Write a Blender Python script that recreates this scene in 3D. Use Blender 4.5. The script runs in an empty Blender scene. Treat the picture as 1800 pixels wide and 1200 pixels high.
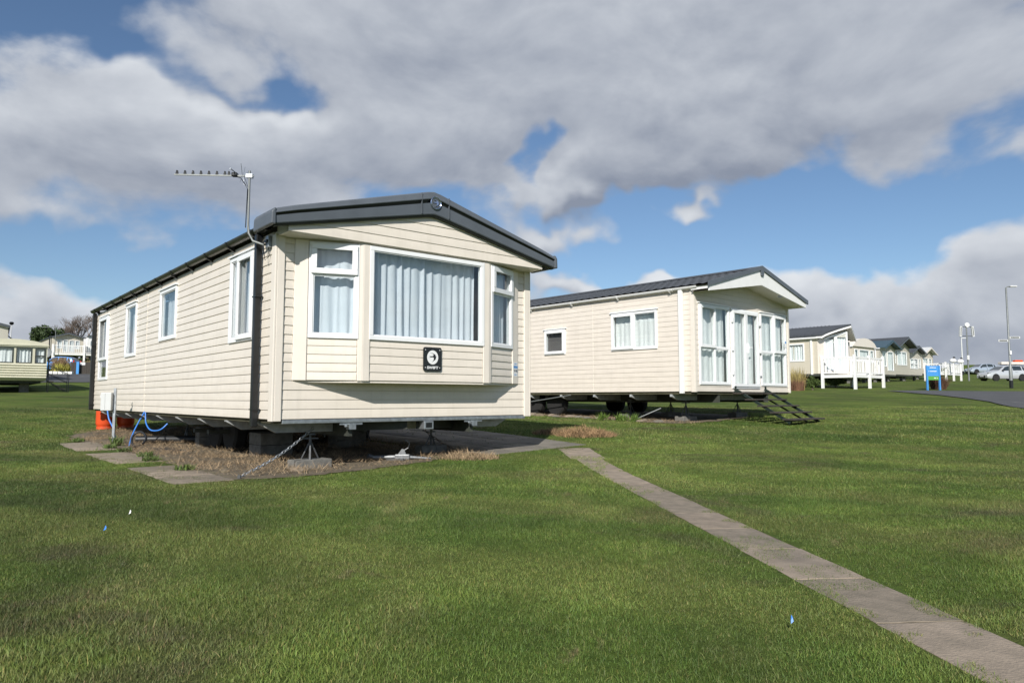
import bpy, bmesh, math, random
import numpy as np
from mathutils import Matrix, Vector
random.seed(7); RNG = np.random.default_rng(7)
R = math.radians
S = bpy.context.scene
COL = S.collection

# ------------------------------------------------------------------ camera
H = 0.81                                   # eye height above the near lawn
cam_d = bpy.data.cameras.new('camera'); cam = bpy.data.objects.new('camera', cam_d); COL.objects.link(cam)
cam_d.sensor_width = 36; cam_d.lens = 25.12; cam_d.clip_end = 5000; cam_d.clip_start = 0.05
cam.location = (0, 0, H); cam.rotation_euler = (R(90 + 4.55), 0, 0)
S.camera = cam

# ------------------------------------------------------------------ sun and exposure
SUN = Vector((-0.0858, -0.4607, 0.285)).normalized()
sd = bpy.data.lights.new('sun', 'SUN'); sd.energy = 5.0; sd.angle = R(0.53); sd.color = (1, 0.955, 0.88)
so = bpy.data.objects.new('sun', sd); COL.objects.link(so)
so.rotation_euler = SUN.to_track_quat('Z', 'Y').to_euler(); so.location = (-10, -30, 30)
S.view_settings.view_transform = 'Standard'; S.view_settings.look = 'None'
S.view_settings.exposure = 0.13; S.view_settings.gamma = 1

# ------------------------------------------------------------------ world: nishita sky with procedural clouds
W = bpy.data.worlds.new('World'); S.world = W; W.use_nodes = True
nt = W.node_tree; N = nt.nodes; LK = nt.links
for n in list(N): N.remove(n)
def nd(t, **kw):
    n = N.new(t)
    for k, v in kw.items(): setattr(n, k, v)
    return n
def plug(i, v):
    if hasattr(v, 'is_linked') or isinstance(v, bpy.types.NodeSocket): LK.new(v, i)
    else: i.default_value = v
def mth(op, a, b=0.0, c=None, clamp=False):
    n = nd('ShaderNodeMath', operation=op, use_clamp=clamp); plug(n.inputs[0], a); plug(n.inputs[1], b)
    if c is not None: plug(n.inputs[2], c)
    return n.outputs[0]
def mixc(f, a, b):
    n = nd('ShaderNodeMix', data_type='RGBA'); plug(n.inputs[0], f); plug(n.inputs[6], a); plug(n.inputs[7], b); return n.outputs[2]
sky = nd('ShaderNodeTexSky', sky_type='NISHITA', sun_disc=False, sun_elevation=math.asin(SUN.z), sun_rotation=math.atan2(SUN.x, SUN.y),
         altitude=10, air_density=1.0, dust_density=0.15, ozone_density=4.0)
tc = nd('ShaderNodeTexCoord'); sep = nd('ShaderNodeSeparateXYZ'); LK.new(tc.outputs['Generated'], sep.inputs[0])
dx, dy, dz = sep.outputs
az = mth('MULTIPLY', mth('ARCTAN2', dx, dy), 57.2958)
el = mth('MULTIPLY', mth('ARCSINE', dz), 57.2958)
def cloud_noise(dz_off):
    cmb = nd('ShaderNodeCombineXYZ'); plug(cmb.inputs[0], dx); plug(cmb.inputs[1], dy)
    plug(cmb.inputs[2], mth('MULTIPLY', mth('ADD', dz, dz_off), 1.75))
    a = nd('ShaderNodeTexNoise'); LK.new(cmb.outputs[0], a.inputs['Vector'])
    a.inputs['Scale'].default_value = 4.6; a.inputs['Detail'].default_value = 10; a.inputs['Roughness'].default_value = 0.52
    a.inputs['Distortion'].default_value = 0.2
    return a.outputs['Fac']
BL = [(5, 28, 40, 7.0, .34), (17, 21.5, 17, 3.6, .30), (-22, 18.0, 18, 3.2, .26), (-33, 24.2, 5, 2.4, -.30), (-20, 23.0, 6, .9, -.20), (2.4, 19.6, 2.6, 2.4, -.46), (9, 15.9, 8, 1.5, -.26),
      (22, 12.6, 16, 2.6, -.40), (-10, 12.5, 9, 2.2, -.05), (-26, 9.6, 12, 1.6, -.34), (-31, 12.6, 6, 1.3, .17), (3.6, 12.6, 3.4, 1.1, .36), (5.6, 17.0, 1.9, 1.3, .38), (15.5, 14.4, 2.8, .8, .42),
      (34, 7.0, 9, 3.0, .30), (24, 5.4, 9, 2.0, .28), (36, 11.6, 5, 1.8, .24), (11, 8.9, 7, .9, .34), (-35, 6.0, 7, 2.4, .26), (0, .5, 400, 2.6, .16)]
wn = nd('ShaderNodeTexNoise'); LK.new(tc.outputs['Generated'], wn.inputs['Vector']); wn.inputs['Scale'].default_value = 9; wn.inputs['Detail'].default_value = 3; wn.inputs['Roughness'].default_value = .5
ws = nd('ShaderNodeSeparateColor'); LK.new(wn.outputs['Color'], ws.inputs[0])
az = mth('ADD', az, mth('MULTIPLY', mth('SUBTRACT', ws.outputs[0], .5), 15.0)); el_w = mth('ADD', el, mth('MULTIPLY', mth('SUBTRACT', ws.outputs[1], .5), 9.0))
def density(off):
    e = mth('ADD', el_w, off); tot = cloud_noise(off / 57.3)
    for (a0, e0, sa, se, w) in BL:
        u = mth('DIVIDE', mth('SUBTRACT', az, a0), sa); v = mth('DIVIDE', mth('SUBTRACT', e, e0), se)
        r2 = mth('ADD', mth('MULTIPLY', u, u), mth('MULTIPLY', v, v))
        tot = mth('ADD', tot, mth('MULTIPLY', mth('EXPONENT', mth('MULTIPLY', r2, -0.7)), w))
    return tot
dens = density(0.0); dens_up = density(1.5)
mr = nd('ShaderNodeMapRange', interpolation_type='SMOOTHSTEP'); LK.new(dens, mr.inputs[0])
mr.inputs[1].default_value = 0.45; mr.inputs[2].default_value = 0.645
cov = mr.outputs[0]
relief = mth('MULTIPLY', mth('SUBTRACT', dens, dens_up), 1.55)
thick = nd('ShaderNodeMapRange'); LK.new(dens, thick.inputs[0])
thick.inputs[1].default_value = 0.52; thick.inputs[2].default_value = 0.88; thick.inputs[3].default_value = 0.50; thick.inputs[4].default_value = 0.33
lit = mth('ADD', thick.outputs[0], relief, clamp=True)
ccol = mixc(lit, (0.235, 0.27, 0.345, 1), (0.70, 0.73, 0.77, 1))
skyb = nd('ShaderNodeVectorMath', operation='SCALE'); LK.new(sky.outputs[0], skyb.inputs[0]); skyb.inputs['Scale'].default_value = 0.090
cl10 = nd('ShaderNodeVectorMath', operation='SCALE'); LK.new(ccol, cl10.inputs[0]); cl10.inputs['Scale'].default_value = 1.0
fin = mixc(cov, skyb.outputs[0], cl10.outputs[0])
bg = nd('ShaderNodeBackground'); LK.new(fin, bg.inputs[0]); bg.inputs[1].default_value = 1.0
wo = nd('ShaderNodeOutputWorld'); LK.new(bg.outputs[0], wo.inputs[0])

# ------------------------------------------------------------------ materials
def mat(name, col, rough=0.6, metal=0.0, var=0.12, vscale=6.0, bump=0.0, bscale=60.0, col2=None, spec=0.5, stretch=None, coat=0.0, attr=None, streak=0.0):
    m = bpy.data.materials.new(name); m.use_nodes = True
    t = m.node_tree; b = t.nodes['Principled BSDF']
    b.inputs['Roughness'].default_value = rough; b.inputs['Metallic'].default_value = metal
    b.inputs['Specular IOR Level'].default_value = spec; b.inputs['Coat Weight'].default_value = coat
    tcn = t.nodes.new('ShaderNodeTexCoord'); vec = tcn.outputs['Object']
    if stretch:
        mp = t.nodes.new('ShaderNodeMapping'); mp.inputs['Scale'].default_value = stretch
        t.links.new(vec, mp.inputs[0]); vec = mp.outputs[0]
    no = t.nodes.new('ShaderNodeTexNoise'); t.links.new(vec, no.inputs['Vector'])
    no.inputs['Scale'].default_value = vscale; no.inputs['Detail'].default_value = 6; no.inputs['Roughness'].default_value = 0.6
    rmp = t.nodes.new('ShaderNodeMapRange'); t.links.new(no.outputs['Fac'], rmp.inputs[0])
    rmp.inputs[1].default_value = 0.3; rmp.inputs[2].default_value = 0.7
    mx = t.nodes.new('ShaderNodeMix'); mx.data_type = 'RGBA'; t.links.new(rmp.outputs[0], mx.inputs[0])
    c2 = col2 or tuple(c * (1 - var) for c in col); c1 = col if col2 else tuple(min(1, c * (1 + var * .4)) for c in col)
    mx.inputs[6].default_value = (*c1, 1); mx.inputs[7].default_value = (*c2, 1)
    out = mx.outputs[2]
    if streak:       # weather streaks and grime running down the face
        sm_ = t.nodes.new('ShaderNodeMapping'); sm_.inputs['Scale'].default_value = (7, 7, .45); t.links.new(tcn.outputs['Object'], sm_.inputs[0])
        sn = t.nodes.new('ShaderNodeTexNoise'); sn.inputs['Scale'].default_value = 1.6; sn.inputs['Detail'].default_value = 8; sn.inputs['Roughness'].default_value = .68; t.links.new(sm_.outputs[0], sn.inputs['Vector'])
        sr = t.nodes.new('ShaderNodeMapRange'); sr.inputs[1].default_value = .48; sr.inputs[2].default_value = .78; sr.inputs[4].default_value = streak; t.links.new(sn.outputs['Fac'], sr.inputs[0])
        sx_ = t.nodes.new('ShaderNodeMix'); sx_.data_type = 'RGBA'; t.links.new(sr.outputs[0], sx_.inputs[0]); t.links.new(out, sx_.inputs[6]); sx_.inputs[7].default_value = (.40, .37, .29, 1); out = sx_.outputs[2]
    if attr:
        at = t.nodes.new('ShaderNodeAttribute'); at.attribute_name = attr
        mm = t.nodes.new('ShaderNodeMix'); mm.data_type = 'RGBA'; mm.blend_type = 'MULTIPLY'; mm.inputs[0].default_value = 1
        t.links.new(out, mm.inputs[6]); t.links.new(at.outputs['Color'], mm.inputs[7]); out = mm.outputs[2]
    t.links.new(out, b.inputs['Base Color'])
    if bump:
        n2_ = t.nodes.new('ShaderNodeTexNoise'); t.links.new(vec, n2_.inputs['Vector']); n2_.inputs['Scale'].default_value = bscale; n2_.inputs['Detail'].default_value = 4
        bp = t.nodes.new('ShaderNodeBump'); bp.inputs['Strength'].default_value = bump; bp.inputs['Distance'].default_value = 0.01
        t.links.new(n2_.outputs['Fac'], bp.inputs['Height']); t.links.new(bp.outputs[0], b.inputs['Normal'])
    return m
M = {}
M['siding'] = mat('cream_cladding', (.735, .672, .588), .34, var=.07, vscale=3, bump=.10, bscale=90, stretch=(1, 1, 3), streak=.20)
M['siding2'] = mat('pale_cladding', (.715, .652, .578), .42, var=.08, vscale=3, bump=.08, bscale=90, stretch=(1, 1, 3), streak=.14)
M['trim'] = mat('cream_trim', (.75, .69, .615), .38, var=.05, vscale=4, streak=.25)
M['upvc'] = mat('white_upvc', (.82, .83, .84), .28, var=.04, vscale=5, streak=.10)
M['curtain'] = mat('pale_blue_curtain', (.63, .665, .72), .9, var=.06, vscale=5, bump=.15, bscale=220)
M['curtain_w'] = mat('white_net_curtain', (.80, .81, .81), .9, var=.08, vscale=9, bump=.2, bscale=160)
M['blind'] = mat('dark_blind', (.13, .12, .12), .6)
M['fascia'] = mat('grey_fascia', (.098, .112, .130), .38, var=.16, vscale=3, bump=.05, bscale=120)
M['black'] = mat('black_plastic', (.012, .013, .014), .32, var=.3)
M['gutterin'] = mat('gutter_brown', (.03, .032, .03), .35, var=.3)
M['galv'] = mat('galvanised_steel', (.42, .45, .48), .42, .75, var=.35, vscale=14)
M['galvpaint'] = mat('pale_galvanised_face', (.46, .48, .49), .6, .15, var=.25, vscale=14)
M['steel'] = mat('dull_steel', (.13, .135, .14), .5, .6, var=.4, vscale=12)
M['chassis'] = mat('dark_chassis', (.05, .055, .045), .7, var=.4, vscale=8)
M['ply'] = mat('floor_ply', (.09, .085, .05), .9, var=.4, vscale=5)
M['hitch'] = mat('dull_galvanised', (.26, .27, .28), .45, .5, var=.35, vscale=25)
M['rust'] = mat('rusty_chain', (.22, .17, .13), .7, .4, var=.5, vscale=30)
M['block'] = mat('concrete_block', (.185, .18, .165), .95, var=.4, vscale=9, bump=.5, bscale=60)
for k_, (ca, cb) in enumerate((((.31, .25, .19), (.17, .14, .105)), ((.27, .222, .17), (.15, .128, .095)), ((.34, .275, .21), (.20, .165, .125)))):
    M['slab' + ('', '_b', '_c')[k_]] = mat('paving_concrete', ca, .92, col2=cb, vscale=(7, 9, 6)[k_], bump=.6, bscale=75)
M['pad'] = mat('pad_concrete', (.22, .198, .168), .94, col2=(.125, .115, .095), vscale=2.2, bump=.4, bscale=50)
M['asphalt'] = mat('asphalt', (.075, .076, .080), .9, var=.25, vscale=1.2, bump=.3, bscale=40)
M['paint'] = mat('road_paint', (.5, .5, .47), .8, var=.5, vscale=9)
M['white'] = mat('white_paint', (.80, .80, .79), .5, var=.06)
M['rooft'] = mat('dark_roof', (.055, .06, .068), .5, var=.2, vscale=4)
M['tyre'] = mat('tyre_rubber', (.018, .018, .018), .85, var=.3)
M['rim'] = mat('alloy_rim', (.5, .51, .52), .35, .8)
M['orange'] = mat('gas_orange', (.72, .085, .022), .4, var=.12)
M['meter'] = mat('meter_grey', (.55, .57, .57), .45, var=.05)
M['hose'] = mat('blue_hose', (.05, .22, .68), .4)
M['darkhose'] = mat('black_hose', (.02, .022, .025), .45)
M['signblack'] = mat('badge_black', (.01, .013, .014), .14, var=.1)
M['signwhite'] = mat('badge_white', (.78, .79, .80), .4, var=.03)
M['chrome'] = mat('chrome', (.55, .62, .78), .16, 1.0, var=.1)
M['stblue'] = mat('sticker_blue', (.12, .32, .66), .5)
M['sgblue'] = mat('sign_blue', (.06, .27, .62), .45, var=.06)
M['sggreen'] = mat('sign_green', (.10, .33, .06), .45, var=.06)
M['pole'] = mat('pole_grey', (.22, .235, .235), .5, .3, var=.15)
M['lightgrey'] = mat('light_grey', (.62, .63, .63), .5)
M['darkmetal'] = mat('dark_green_metal', (.018, .03, .025), .45, .2, var=.3)
M['tread'] = mat('wood_tread', (.05, .042, .036), .85, var=.4, vscale=12)
M['bark'] = mat('bark', (.13, .10, .08), .95, var=.35, vscale=5)
M['straw'] = mat('dry_straw', (.40, .29, .175), .95, var=.2, attr='tint')
M['soil'] = mat('soil', (.095, .077, .053), .97, col2=(.18, .145, .095), vscale=7, bump=.8, bscale=35)
M['leaf'] = mat('green_leaf', (.085, .13, .028), .7, var=.3, vscale=3, attr='tint')
M['stem'] = mat('red_brown_stem', (.23, .12, .07), .8, var=.3, attr='tint')
M['willow'] = mat('yellow_willow', (.40, .32, .12), .8, var=.2, attr='tint')
M['skin'] = mat('skin', (.5, .32, .24), .6)
M['cloth'] = mat('dark_clothing', (.03, .032, .045), .9)
M['hair'] = mat('brown_hair', (.06, .04, .03), .8)
def glass(name, tint=(.96, .98, .98)):
    m = bpy.data.materials.new(name); m.use_nodes = True; t = m.node_tree
    for n in list(t.nodes): t.nodes.remove(n)
    o = t.nodes.new('ShaderNodeOutputMaterial'); mx = t.nodes.new('ShaderNodeMixShader')
    tr = t.nodes.new('ShaderNodeBsdfTransparent'); gl = t.nodes.new('ShaderNodeBsdfGlossy'); lw = t.nodes.new('ShaderNodeLayerWeight'); lw.inputs[0].default_value = .5
    tr.inputs[0].default_value = (*tint, 1); gl.inputs['Roughness'].default_value = .015
    pw = t.nodes.new('ShaderNodeMath'); pw.operation = 'POWER'; t.links.new(lw.outputs['Facing'], pw.inputs[0]); pw.inputs[1].default_value = 4.0
    ma = t.nodes.new('ShaderNodeMath'); ma.operation = 'MULTIPLY_ADD'; t.links.new(pw.outputs[0], ma.inputs[0]); ma.inputs[1].default_value = .85; ma.inputs[2].default_value = .07
    t.links.new(ma.outputs[0], mx.inputs[0]); t.links.new(tr.outputs[0], mx.inputs[1]); t.links.new(gl.outputs[0], mx.inputs[2]); t.links.new(mx.outputs[0], o.inputs[0])
    return m
M['glass'] = glass('window_glass'); M['cglass'] = glass('tinted_glass', (.28, .32, .33))

# shared lawn colour: mown patches, moss and thatch (own colour of the turf), with cloud shade painted in
def lawn_material(name, blades):
    m = bpy.data.materials.new(name); m.use_nodes = True; t = m.node_tree; b = t.nodes['Principled BSDF']
    b.inputs['Roughness'].default_value = .62 if blades else .95; b.inputs['Specular IOR Level'].default_value = .35 if blades else .1
    g = t.nodes.new('ShaderNodeNewGeometry')
    def noise(sc, det, st=(1, 1, 1), ro=.6, dist=0.0):
        mp = t.nodes.new('ShaderNodeMapping'); mp.inputs['Scale'].default_value = st; mp.inputs['Rotation'].default_value = (0, 0, R(35)); t.links.new(g.outputs['Position'], mp.inputs[0])
        n = t.nodes.new('ShaderNodeTexNoise'); n.inputs['Scale'].default_value = sc; n.inputs['Detail'].default_value = det; n.inputs['Roughness'].default_value = ro; n.inputs['Distortion'].default_value = dist
        t.links.new(mp.outputs[0], n.inputs['Vector']); return n.outputs['Fac']
    def ramp(x, a, b_):
        r = t.nodes.new('ShaderNodeMapRange'); r.interpolation_type = 'SMOOTHSTEP'; t.links.new(x, r.inputs[0]); r.inputs[1].default_value = a; r.inputs[2].default_value = b_; return r.outputs[0]
    def mix(f, a, b_):
        x = t.nodes.new('ShaderNodeMix'); x.data_type = 'RGBA'
        if isinstance(f, float): x.inputs[0].default_value = f
        else: t.links.new(f, x.inputs[0])
        for i, c in ((6, a), (7, b_)):
            if isinstance(c, tuple): x.inputs[i].default_value = (*c, 1)
            else: t.links.new(c, x.inputs[i])
        return x.outputs[2]
    def mul(f, k):
        x = t.nodes.new('ShaderNodeMath'); x.operation = 'MULTIPLY'; t.links.new(f, x.inputs[0]); x.inputs[1].default_value = k; return x.outputs[0]
    c = mix(ramp(noise(.35, 5), .35, .65), (.060, .103, .018), (.122, .172, .033))
    c = mix(mul(ramp(noise(.13, 4, (1, 1, 1), .5, .3), .50, .62), .55), c, (.042, .062, .017))      # broad dark patches: cloud shade painted into the turf colour
    c = mix(mul(ramp(noise(1.1, 5, (1, .45, 1), .65, .4), .50, .72), .75), c, (.150, .160, .055))      # yellowed mowing streaks
    c = mix(mul(ramp(noise(.55, 7, (.8, 1.3, 1), .7, .8), .52, .66), .65), c, (.078, .066, .040))      # dead moss
    mp = t.nodes.new('ShaderNodeMapping'); mp.inputs['Rotation'].default_value = (0, 0, R(28)); t.links.new(g.outputs['Position'], mp.inputs[0])
    wv = t.nodes.new('ShaderNodeTexWave'); wv.bands_direction = 'Y'; wv.inputs['Scale'].default_value = .17; wv.inputs['Distortion'].default_value = 5.0; wv.inputs['Detail'].default_value = 3; wv.inputs['Detail Scale'].default_value = .35
    t.links.new(mp.outputs[0], wv.inputs['Vector']); c = mix(mul(ramp(wv.outputs['Fac'], .45, .95), .42), c, (.150, .172, .046))      # mower passes
    c = mix(mul(ramp(noise(2.6, 6, (1, .6, 1), .7, .5), .60, .74), .8), c, (.19, .155, .08))      # thatch
    if blades:
        at = t.nodes.new('ShaderNodeAttribute'); at.attribute_name = 'tint'
        x = t.nodes.new('ShaderNodeMix'); x.data_type = 'RGBA'; x.blend_type = 'MULTIPLY'; x.inputs[0].default_value = 1
        t.links.new(c, x.inputs[6]); t.links.new(at.outputs['Color'], x.inputs[7]); c = x.outputs[2]
    else:
        c = mix(mul(ramp(noise(9, 6, (1, 1, 1), .8), .38, .66), .55), c, (.048, .062, .018))
        bp = t.nodes.new('ShaderNodeBump'); bp.inputs['Strength'].default_value = .9; bp.inputs['Distance'].default_value = .04
        t.links.new(noise(16, 6, (1, 1, 1), .75), bp.inputs['Height']); t.links.new(bp.outputs[0], b.inputs['Normal'])
    t.links.new(c, b.inputs['Base Color'])
    return m
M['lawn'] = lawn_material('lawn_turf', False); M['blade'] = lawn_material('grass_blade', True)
def banded(name, col, row, strength=.8, rough=.45):
    """far cladding: rows too small to tell apart, fine relief only"""
    m = mat(name, col, rough, var=.06, vscale=1.5); t = m.node_tree; b = t.nodes['Principled BSDF']
    tcn = t.nodes.new('ShaderNodeTexCoord'); sp = t.nodes.new('ShaderNodeSeparateXYZ'); t.links.new(tcn.outputs['Object'], sp.inputs[0])
    md = t.nodes.new('ShaderNodeMath'); md.operation = 'MODULO'; t.links.new(sp.outputs[2], md.inputs[0]); md.inputs[1].default_value = row
    bp = t.nodes.new('ShaderNodeBump'); bp.inputs['Strength'].default_value = strength; bp.inputs['Distance'].default_value = .25
    t.links.new(md.outputs[0], bp.inputs['Height']); t.links.new(bp.outputs[0], b.inputs['Normal'])
    return m
M['farclad'] = banded('far_cream_cladding', (.68, .62, .52), .12)
M['farclad2'] = banded('far_grey_cream_cladding', (.60, .57, .50), .12)

# ------------------------------------------------------------------ mesh helpers
class MB:
    def __init__(s, X=None): s.v = []; s.f = []; s.X = X or Matrix.Identity(4)
    def add(s, vs, fs):
        o = len(s.v); s.v += [tuple(s.X @ Vector(p)) for p in vs]; s.f += [tuple(i + o for i in f) for f in fs]; return s
    def box(s, x0, x1, y0, y1, z0, z1):
        return s.add([(x0, y0, z0), (x1, y0, z0), (x1, y1, z0), (x0, y1, z0), (x0, y0, z1), (x1, y0, z1), (x1, y1, z1), (x0, y1, z1)],
                     [(0, 3, 2, 1), (4, 5, 6, 7), (0, 1, 5, 4), (1, 2, 6, 5), (2, 3, 7, 6), (3, 0, 4, 7)])
    def prism(s, poly, ax, a, b):
        n = len(poly)
        def P(p, c): return (c, p[0], p[1]) if ax == 'x' else (p[0], c, p[1]) if ax == 'y' else (p[0], p[1], c)
        return s.add([P(p, a) for p in poly] + [P(p, b) for p in poly],
                     [tuple(range(n - 1, -1, -1)), tuple(range(n, 2 * n))] + [(i, (i + 1) % n, n + (i + 1) % n, n + i) for i in range(n)])
    def tube(s, pts, r, n=8, r2=None):
        pts = [Vector(p) for p in pts]; vs = []; fs = []; m = len(pts)
        for i, p in enumerate(pts):
            d = (pts[min(i + 1, m - 1)] - pts[max(i - 1, 0)]).normalized()
            a = d.cross(Vector((0, 0, 1)) if abs(d.z) < .9 else Vector((1, 0, 0))).normalized(); b = d.cross(a)
            rr = r if r2 is None else r + (r2 - r) * i / (m - 1)
            vs += [p + (a * math.cos(k * 2 * math.pi / n) + b * math.sin(k * 2 * math.pi / n)) * rr for k in range(n)]
        for i in range(m - 1):
            fs += [(i * n + k, i * n + (k + 1) % n, (i + 1) * n + (k + 1) % n, (i + 1) * n + k) for k in range(n)]
        fs += [tuple(range(n - 1, -1, -1)), tuple(range((m - 1) * n, m * n))]
        return s.add(vs, fs)
    def bar(s, p, q, w, h=None):
        h = h or w; p = Vector(p); q = Vector(q); d = (q - p).normalized()
        a = d.cross(Vector((0, 0, 1)) if abs(d.z) < .95 else Vector((1, 0, 0))).normalized() * w / 2; b = d.cross(a).normalized() * h / 2
        return s.add([p - a - b, p + a - b, p + a + b, p - a + b, q - a - b, q + a - b, q + a + b, q - a + b],
                     [(0, 3, 2, 1), (4, 5, 6, 7), (0, 1, 5, 4), (1, 2, 6, 5), (2, 3, 7, 6), (3, 0, 4, 7)])
    def lathe(s, prof, n=20, c=(0, 0, 0)):
        vs = []; m = len(prof)
        for r, z in prof: vs += [(c[0] + r * math.cos(k * 2 * math.pi / n), c[1] + r * math.sin(k * 2 * math.pi / n), c[2] + z) for k in range(n)]
        fs = [(i * n + k, i * n + (k + 1) % n, (i + 1) * n + (k + 1) % n, (i + 1) * n + k) for i in range(m - 1) for k in range(n)]
        fs += [tuple(range(n - 1, -1, -1)), tuple(range((m - 1) * n, m * n))]
        return s.add(vs, fs)
    def ring(s, x0, x1, z0, z1, w, y0, y1):       # butt-jointed rectangular frame in wall coordinates
        s.box(x0, x1, y0, y1, z1 - w, z1); s.box(x0, x1, y0, y1, z0, z0 + w)
        s.box(x0, x0 + w, y0, y1, z0 + w, z1 - w); return s.box(x1 - w, x1, y0, y1, z0 + w, z1 - w)
    def build(s, name, m, parent=None, smooth=None, bevel=0, fix=True):
        me = bpy.data.meshes.new(name); me.from_pydata(s.v, [], s.f)
        if fix:
            bm = bmesh.new(); bm.from_mesh(me); bmesh.ops.recalc_face_normals(bm, faces=bm.faces); bm.to_mesh(me); bm.free()
        me.materials.append(M[m] if isinstance(m, str) else m)
        if smooth:
            me.shade_smooth(); me.set_sharp_from_angle(angle=R(smooth))
        o = bpy.data.objects.new(name, me); COL.objects.link(o)
        if parent: o.parent = parent
        if bevel:
            b = o.modifiers.new('bevel', 'BEVEL'); b.width = bevel; b.segments = 2; b.limit_method = 'ANGLE'
        return o
def tag(o, label=None, cat=None, group=None, kind=None):
    if label: o['label'] = label
    if cat: o['category'] = cat
    if group: o['group'] = group
    if kind: o['kind'] = kind
    return o
def thing(name, loc, rz, label, cat, group=None):
    o = bpy.data.objects.new(name, None); COL.objects.link(o); o.location = loc; o.rotation_euler = (0, 0, rz); o.empty_display_size = .2
    return tag(o, label, cat, group)
def text_mesh(txt, size, X, name, m, parent, bold=0.0, ext=.001, width=None):
    c = bpy.data.curves.new('lettering', 'FONT'); c.body = txt; c.size = size; c.align_x = 'CENTER'; c.align_y = 'CENTER'; c.offset = bold; c.extrude = ext; c.resolution_u = 3
    t = bpy.data.objects.new('lettering', c); COL.objects.link(t); bpy.context.view_layer.update()
    me = bpy.data.meshes.new_from_object(t.evaluated_get(bpy.context.evaluated_depsgraph_get()))
    bpy.data.objects.remove(t); bpy.data.curves.remove(c)
    if width:
        xs = [v.co.x for v in me.vertices]; k = width / (max(xs) - min(xs))
        for v in me.vertices: v.co.x *= k
    me.transform(X); me.materials.clear(); me.materials.append(M[m])
    o = bpy.data.objects.new(name, me); COL.objects.link(o); o.parent = parent; return o
def rot(rz, loc=(0, 0, 0)): return Matrix.Translation(loc) @ Matrix.Rotation(rz, 4, 'Z')

# ------------------------------------------------------------------ terrain
_Y = np.arange(-400, 1700, .25)
def prof(k):
    k = np.array(k, float); z = np.interp(_Y, k[:, 0], k[:, 1]); w = np.ones(13) / 13
    return np.convolve(np.pad(z, 6, mode='edge'), w, 'valid')
_L = prof([(12, 0), (16, .11), (24, .5), (34, 1.01), (37, 1.1), (50, 1.91), (72, 3.26), (80, 4.0), (88, 5.3), (110, 7.0), (160, 7.5), (400, 3), (1600, -6)])
_Rr = prof([(9, 0), (15, .35), (24, .54), (33, 1.03), (39, 1.36), (50, 1.85), (66, 2.42), (72, 2.52), (85, 3.3), (100, 4.1), (130, 4.2), (400, 1), (1600, -6)])
def gnd(x, y):
    x = np.asarray(x, float); y = np.asarray(y, float)
    s = np.clip((x / np.maximum(y, 9) + .5) / .52, 0, 1); w = s * s * (3 - 2 * s)
    b = 1.7 * np.exp(-((x - 68) / 6.5) ** 2 - ((y - 106) / 4.5) ** 2)
    return np.interp(y, _Y, _L) * (1 - w) + np.interp(y, _Y, _Rr) * w + b
def G(x, y): return float(gnd(x, y))
def X_at(px, Y): return (px - 900) / 1260 * Y
def ray_ground(px, py):
    up = 600 - py; f = 1252 - up * .0793; w = 99.6 + up * .9968
    for Y in np.arange(1, 160, .05):
        if H + w / f * Y <= G((px - 900) / f * Y, Y): return ((px - 900) / f * Y, float(Y))
    return ((px - 900) / f * 160, 160.0)
def inpoly(x, y, poly):
    c = np.zeros(len(x), bool); j = len(poly) - 1
    for i in range(len(poly)):
        xi, yi = poly[i]; xj, yj = poly[j]
        m = ((yi > y) != (yj > y)); d = (yj - yi) or 1e-9
        c ^= m & (x < (xj - xi) * (y - yi) / d + xi); j = i
    return c
ys = np.concatenate([-np.geomspace(1200, 16, 20), np.arange(-15, 75, .5), np.arange(75, 130, 1.5), np.geomspace(131, 1600, 30)])
xs = np.concatenate([-np.geomspace(1500, 81, 26), np.arange(-80, 80.1, 1.0), np.geomspace(81, 1500, 26)])
XX, YY = np.meshgrid(xs, ys); ZZ = gnd(XX, YY)
nx = len(xs); ny = len(ys)
me = bpy.data.meshes.new('ground')
idx = np.arange(nx * ny).reshape(ny, nx)
fc = np.stack([idx[:-1, :-1], idx[:-1, 1:], idx[1:, 1:], idx[1:, :-1]], -1).reshape(-1, 4)
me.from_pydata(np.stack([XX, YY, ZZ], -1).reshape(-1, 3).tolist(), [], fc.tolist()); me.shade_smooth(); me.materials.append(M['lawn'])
ground = bpy.data.objects.new('ground', me); COL.objects.link(ground); tag(ground, 'wide mown green lawn rising gently into the distance', kind='structure')
def rough(poly, step=.10, amp=.10, seed=3):
    rd = random.Random(seed); out = []
    for a, b in zip(poly, poly[1:] + poly[:1]):
        n = max(1, int(math.hypot(b[0] - a[0], b[1] - a[1]) / step)); o1 = 0
        for k in range(n): o1 = .6 * o1 + rd.uniform(-amp, amp) * .6; dxx, dyy = b[0] - a[0], b[1] - a[1]; l = math.hypot(dxx, dyy) or 1; out.append((a[0] + dxx * k / n - dyy / l * o1, a[1] + dyy * k / n + dxx / l * o1))
    return out
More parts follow.
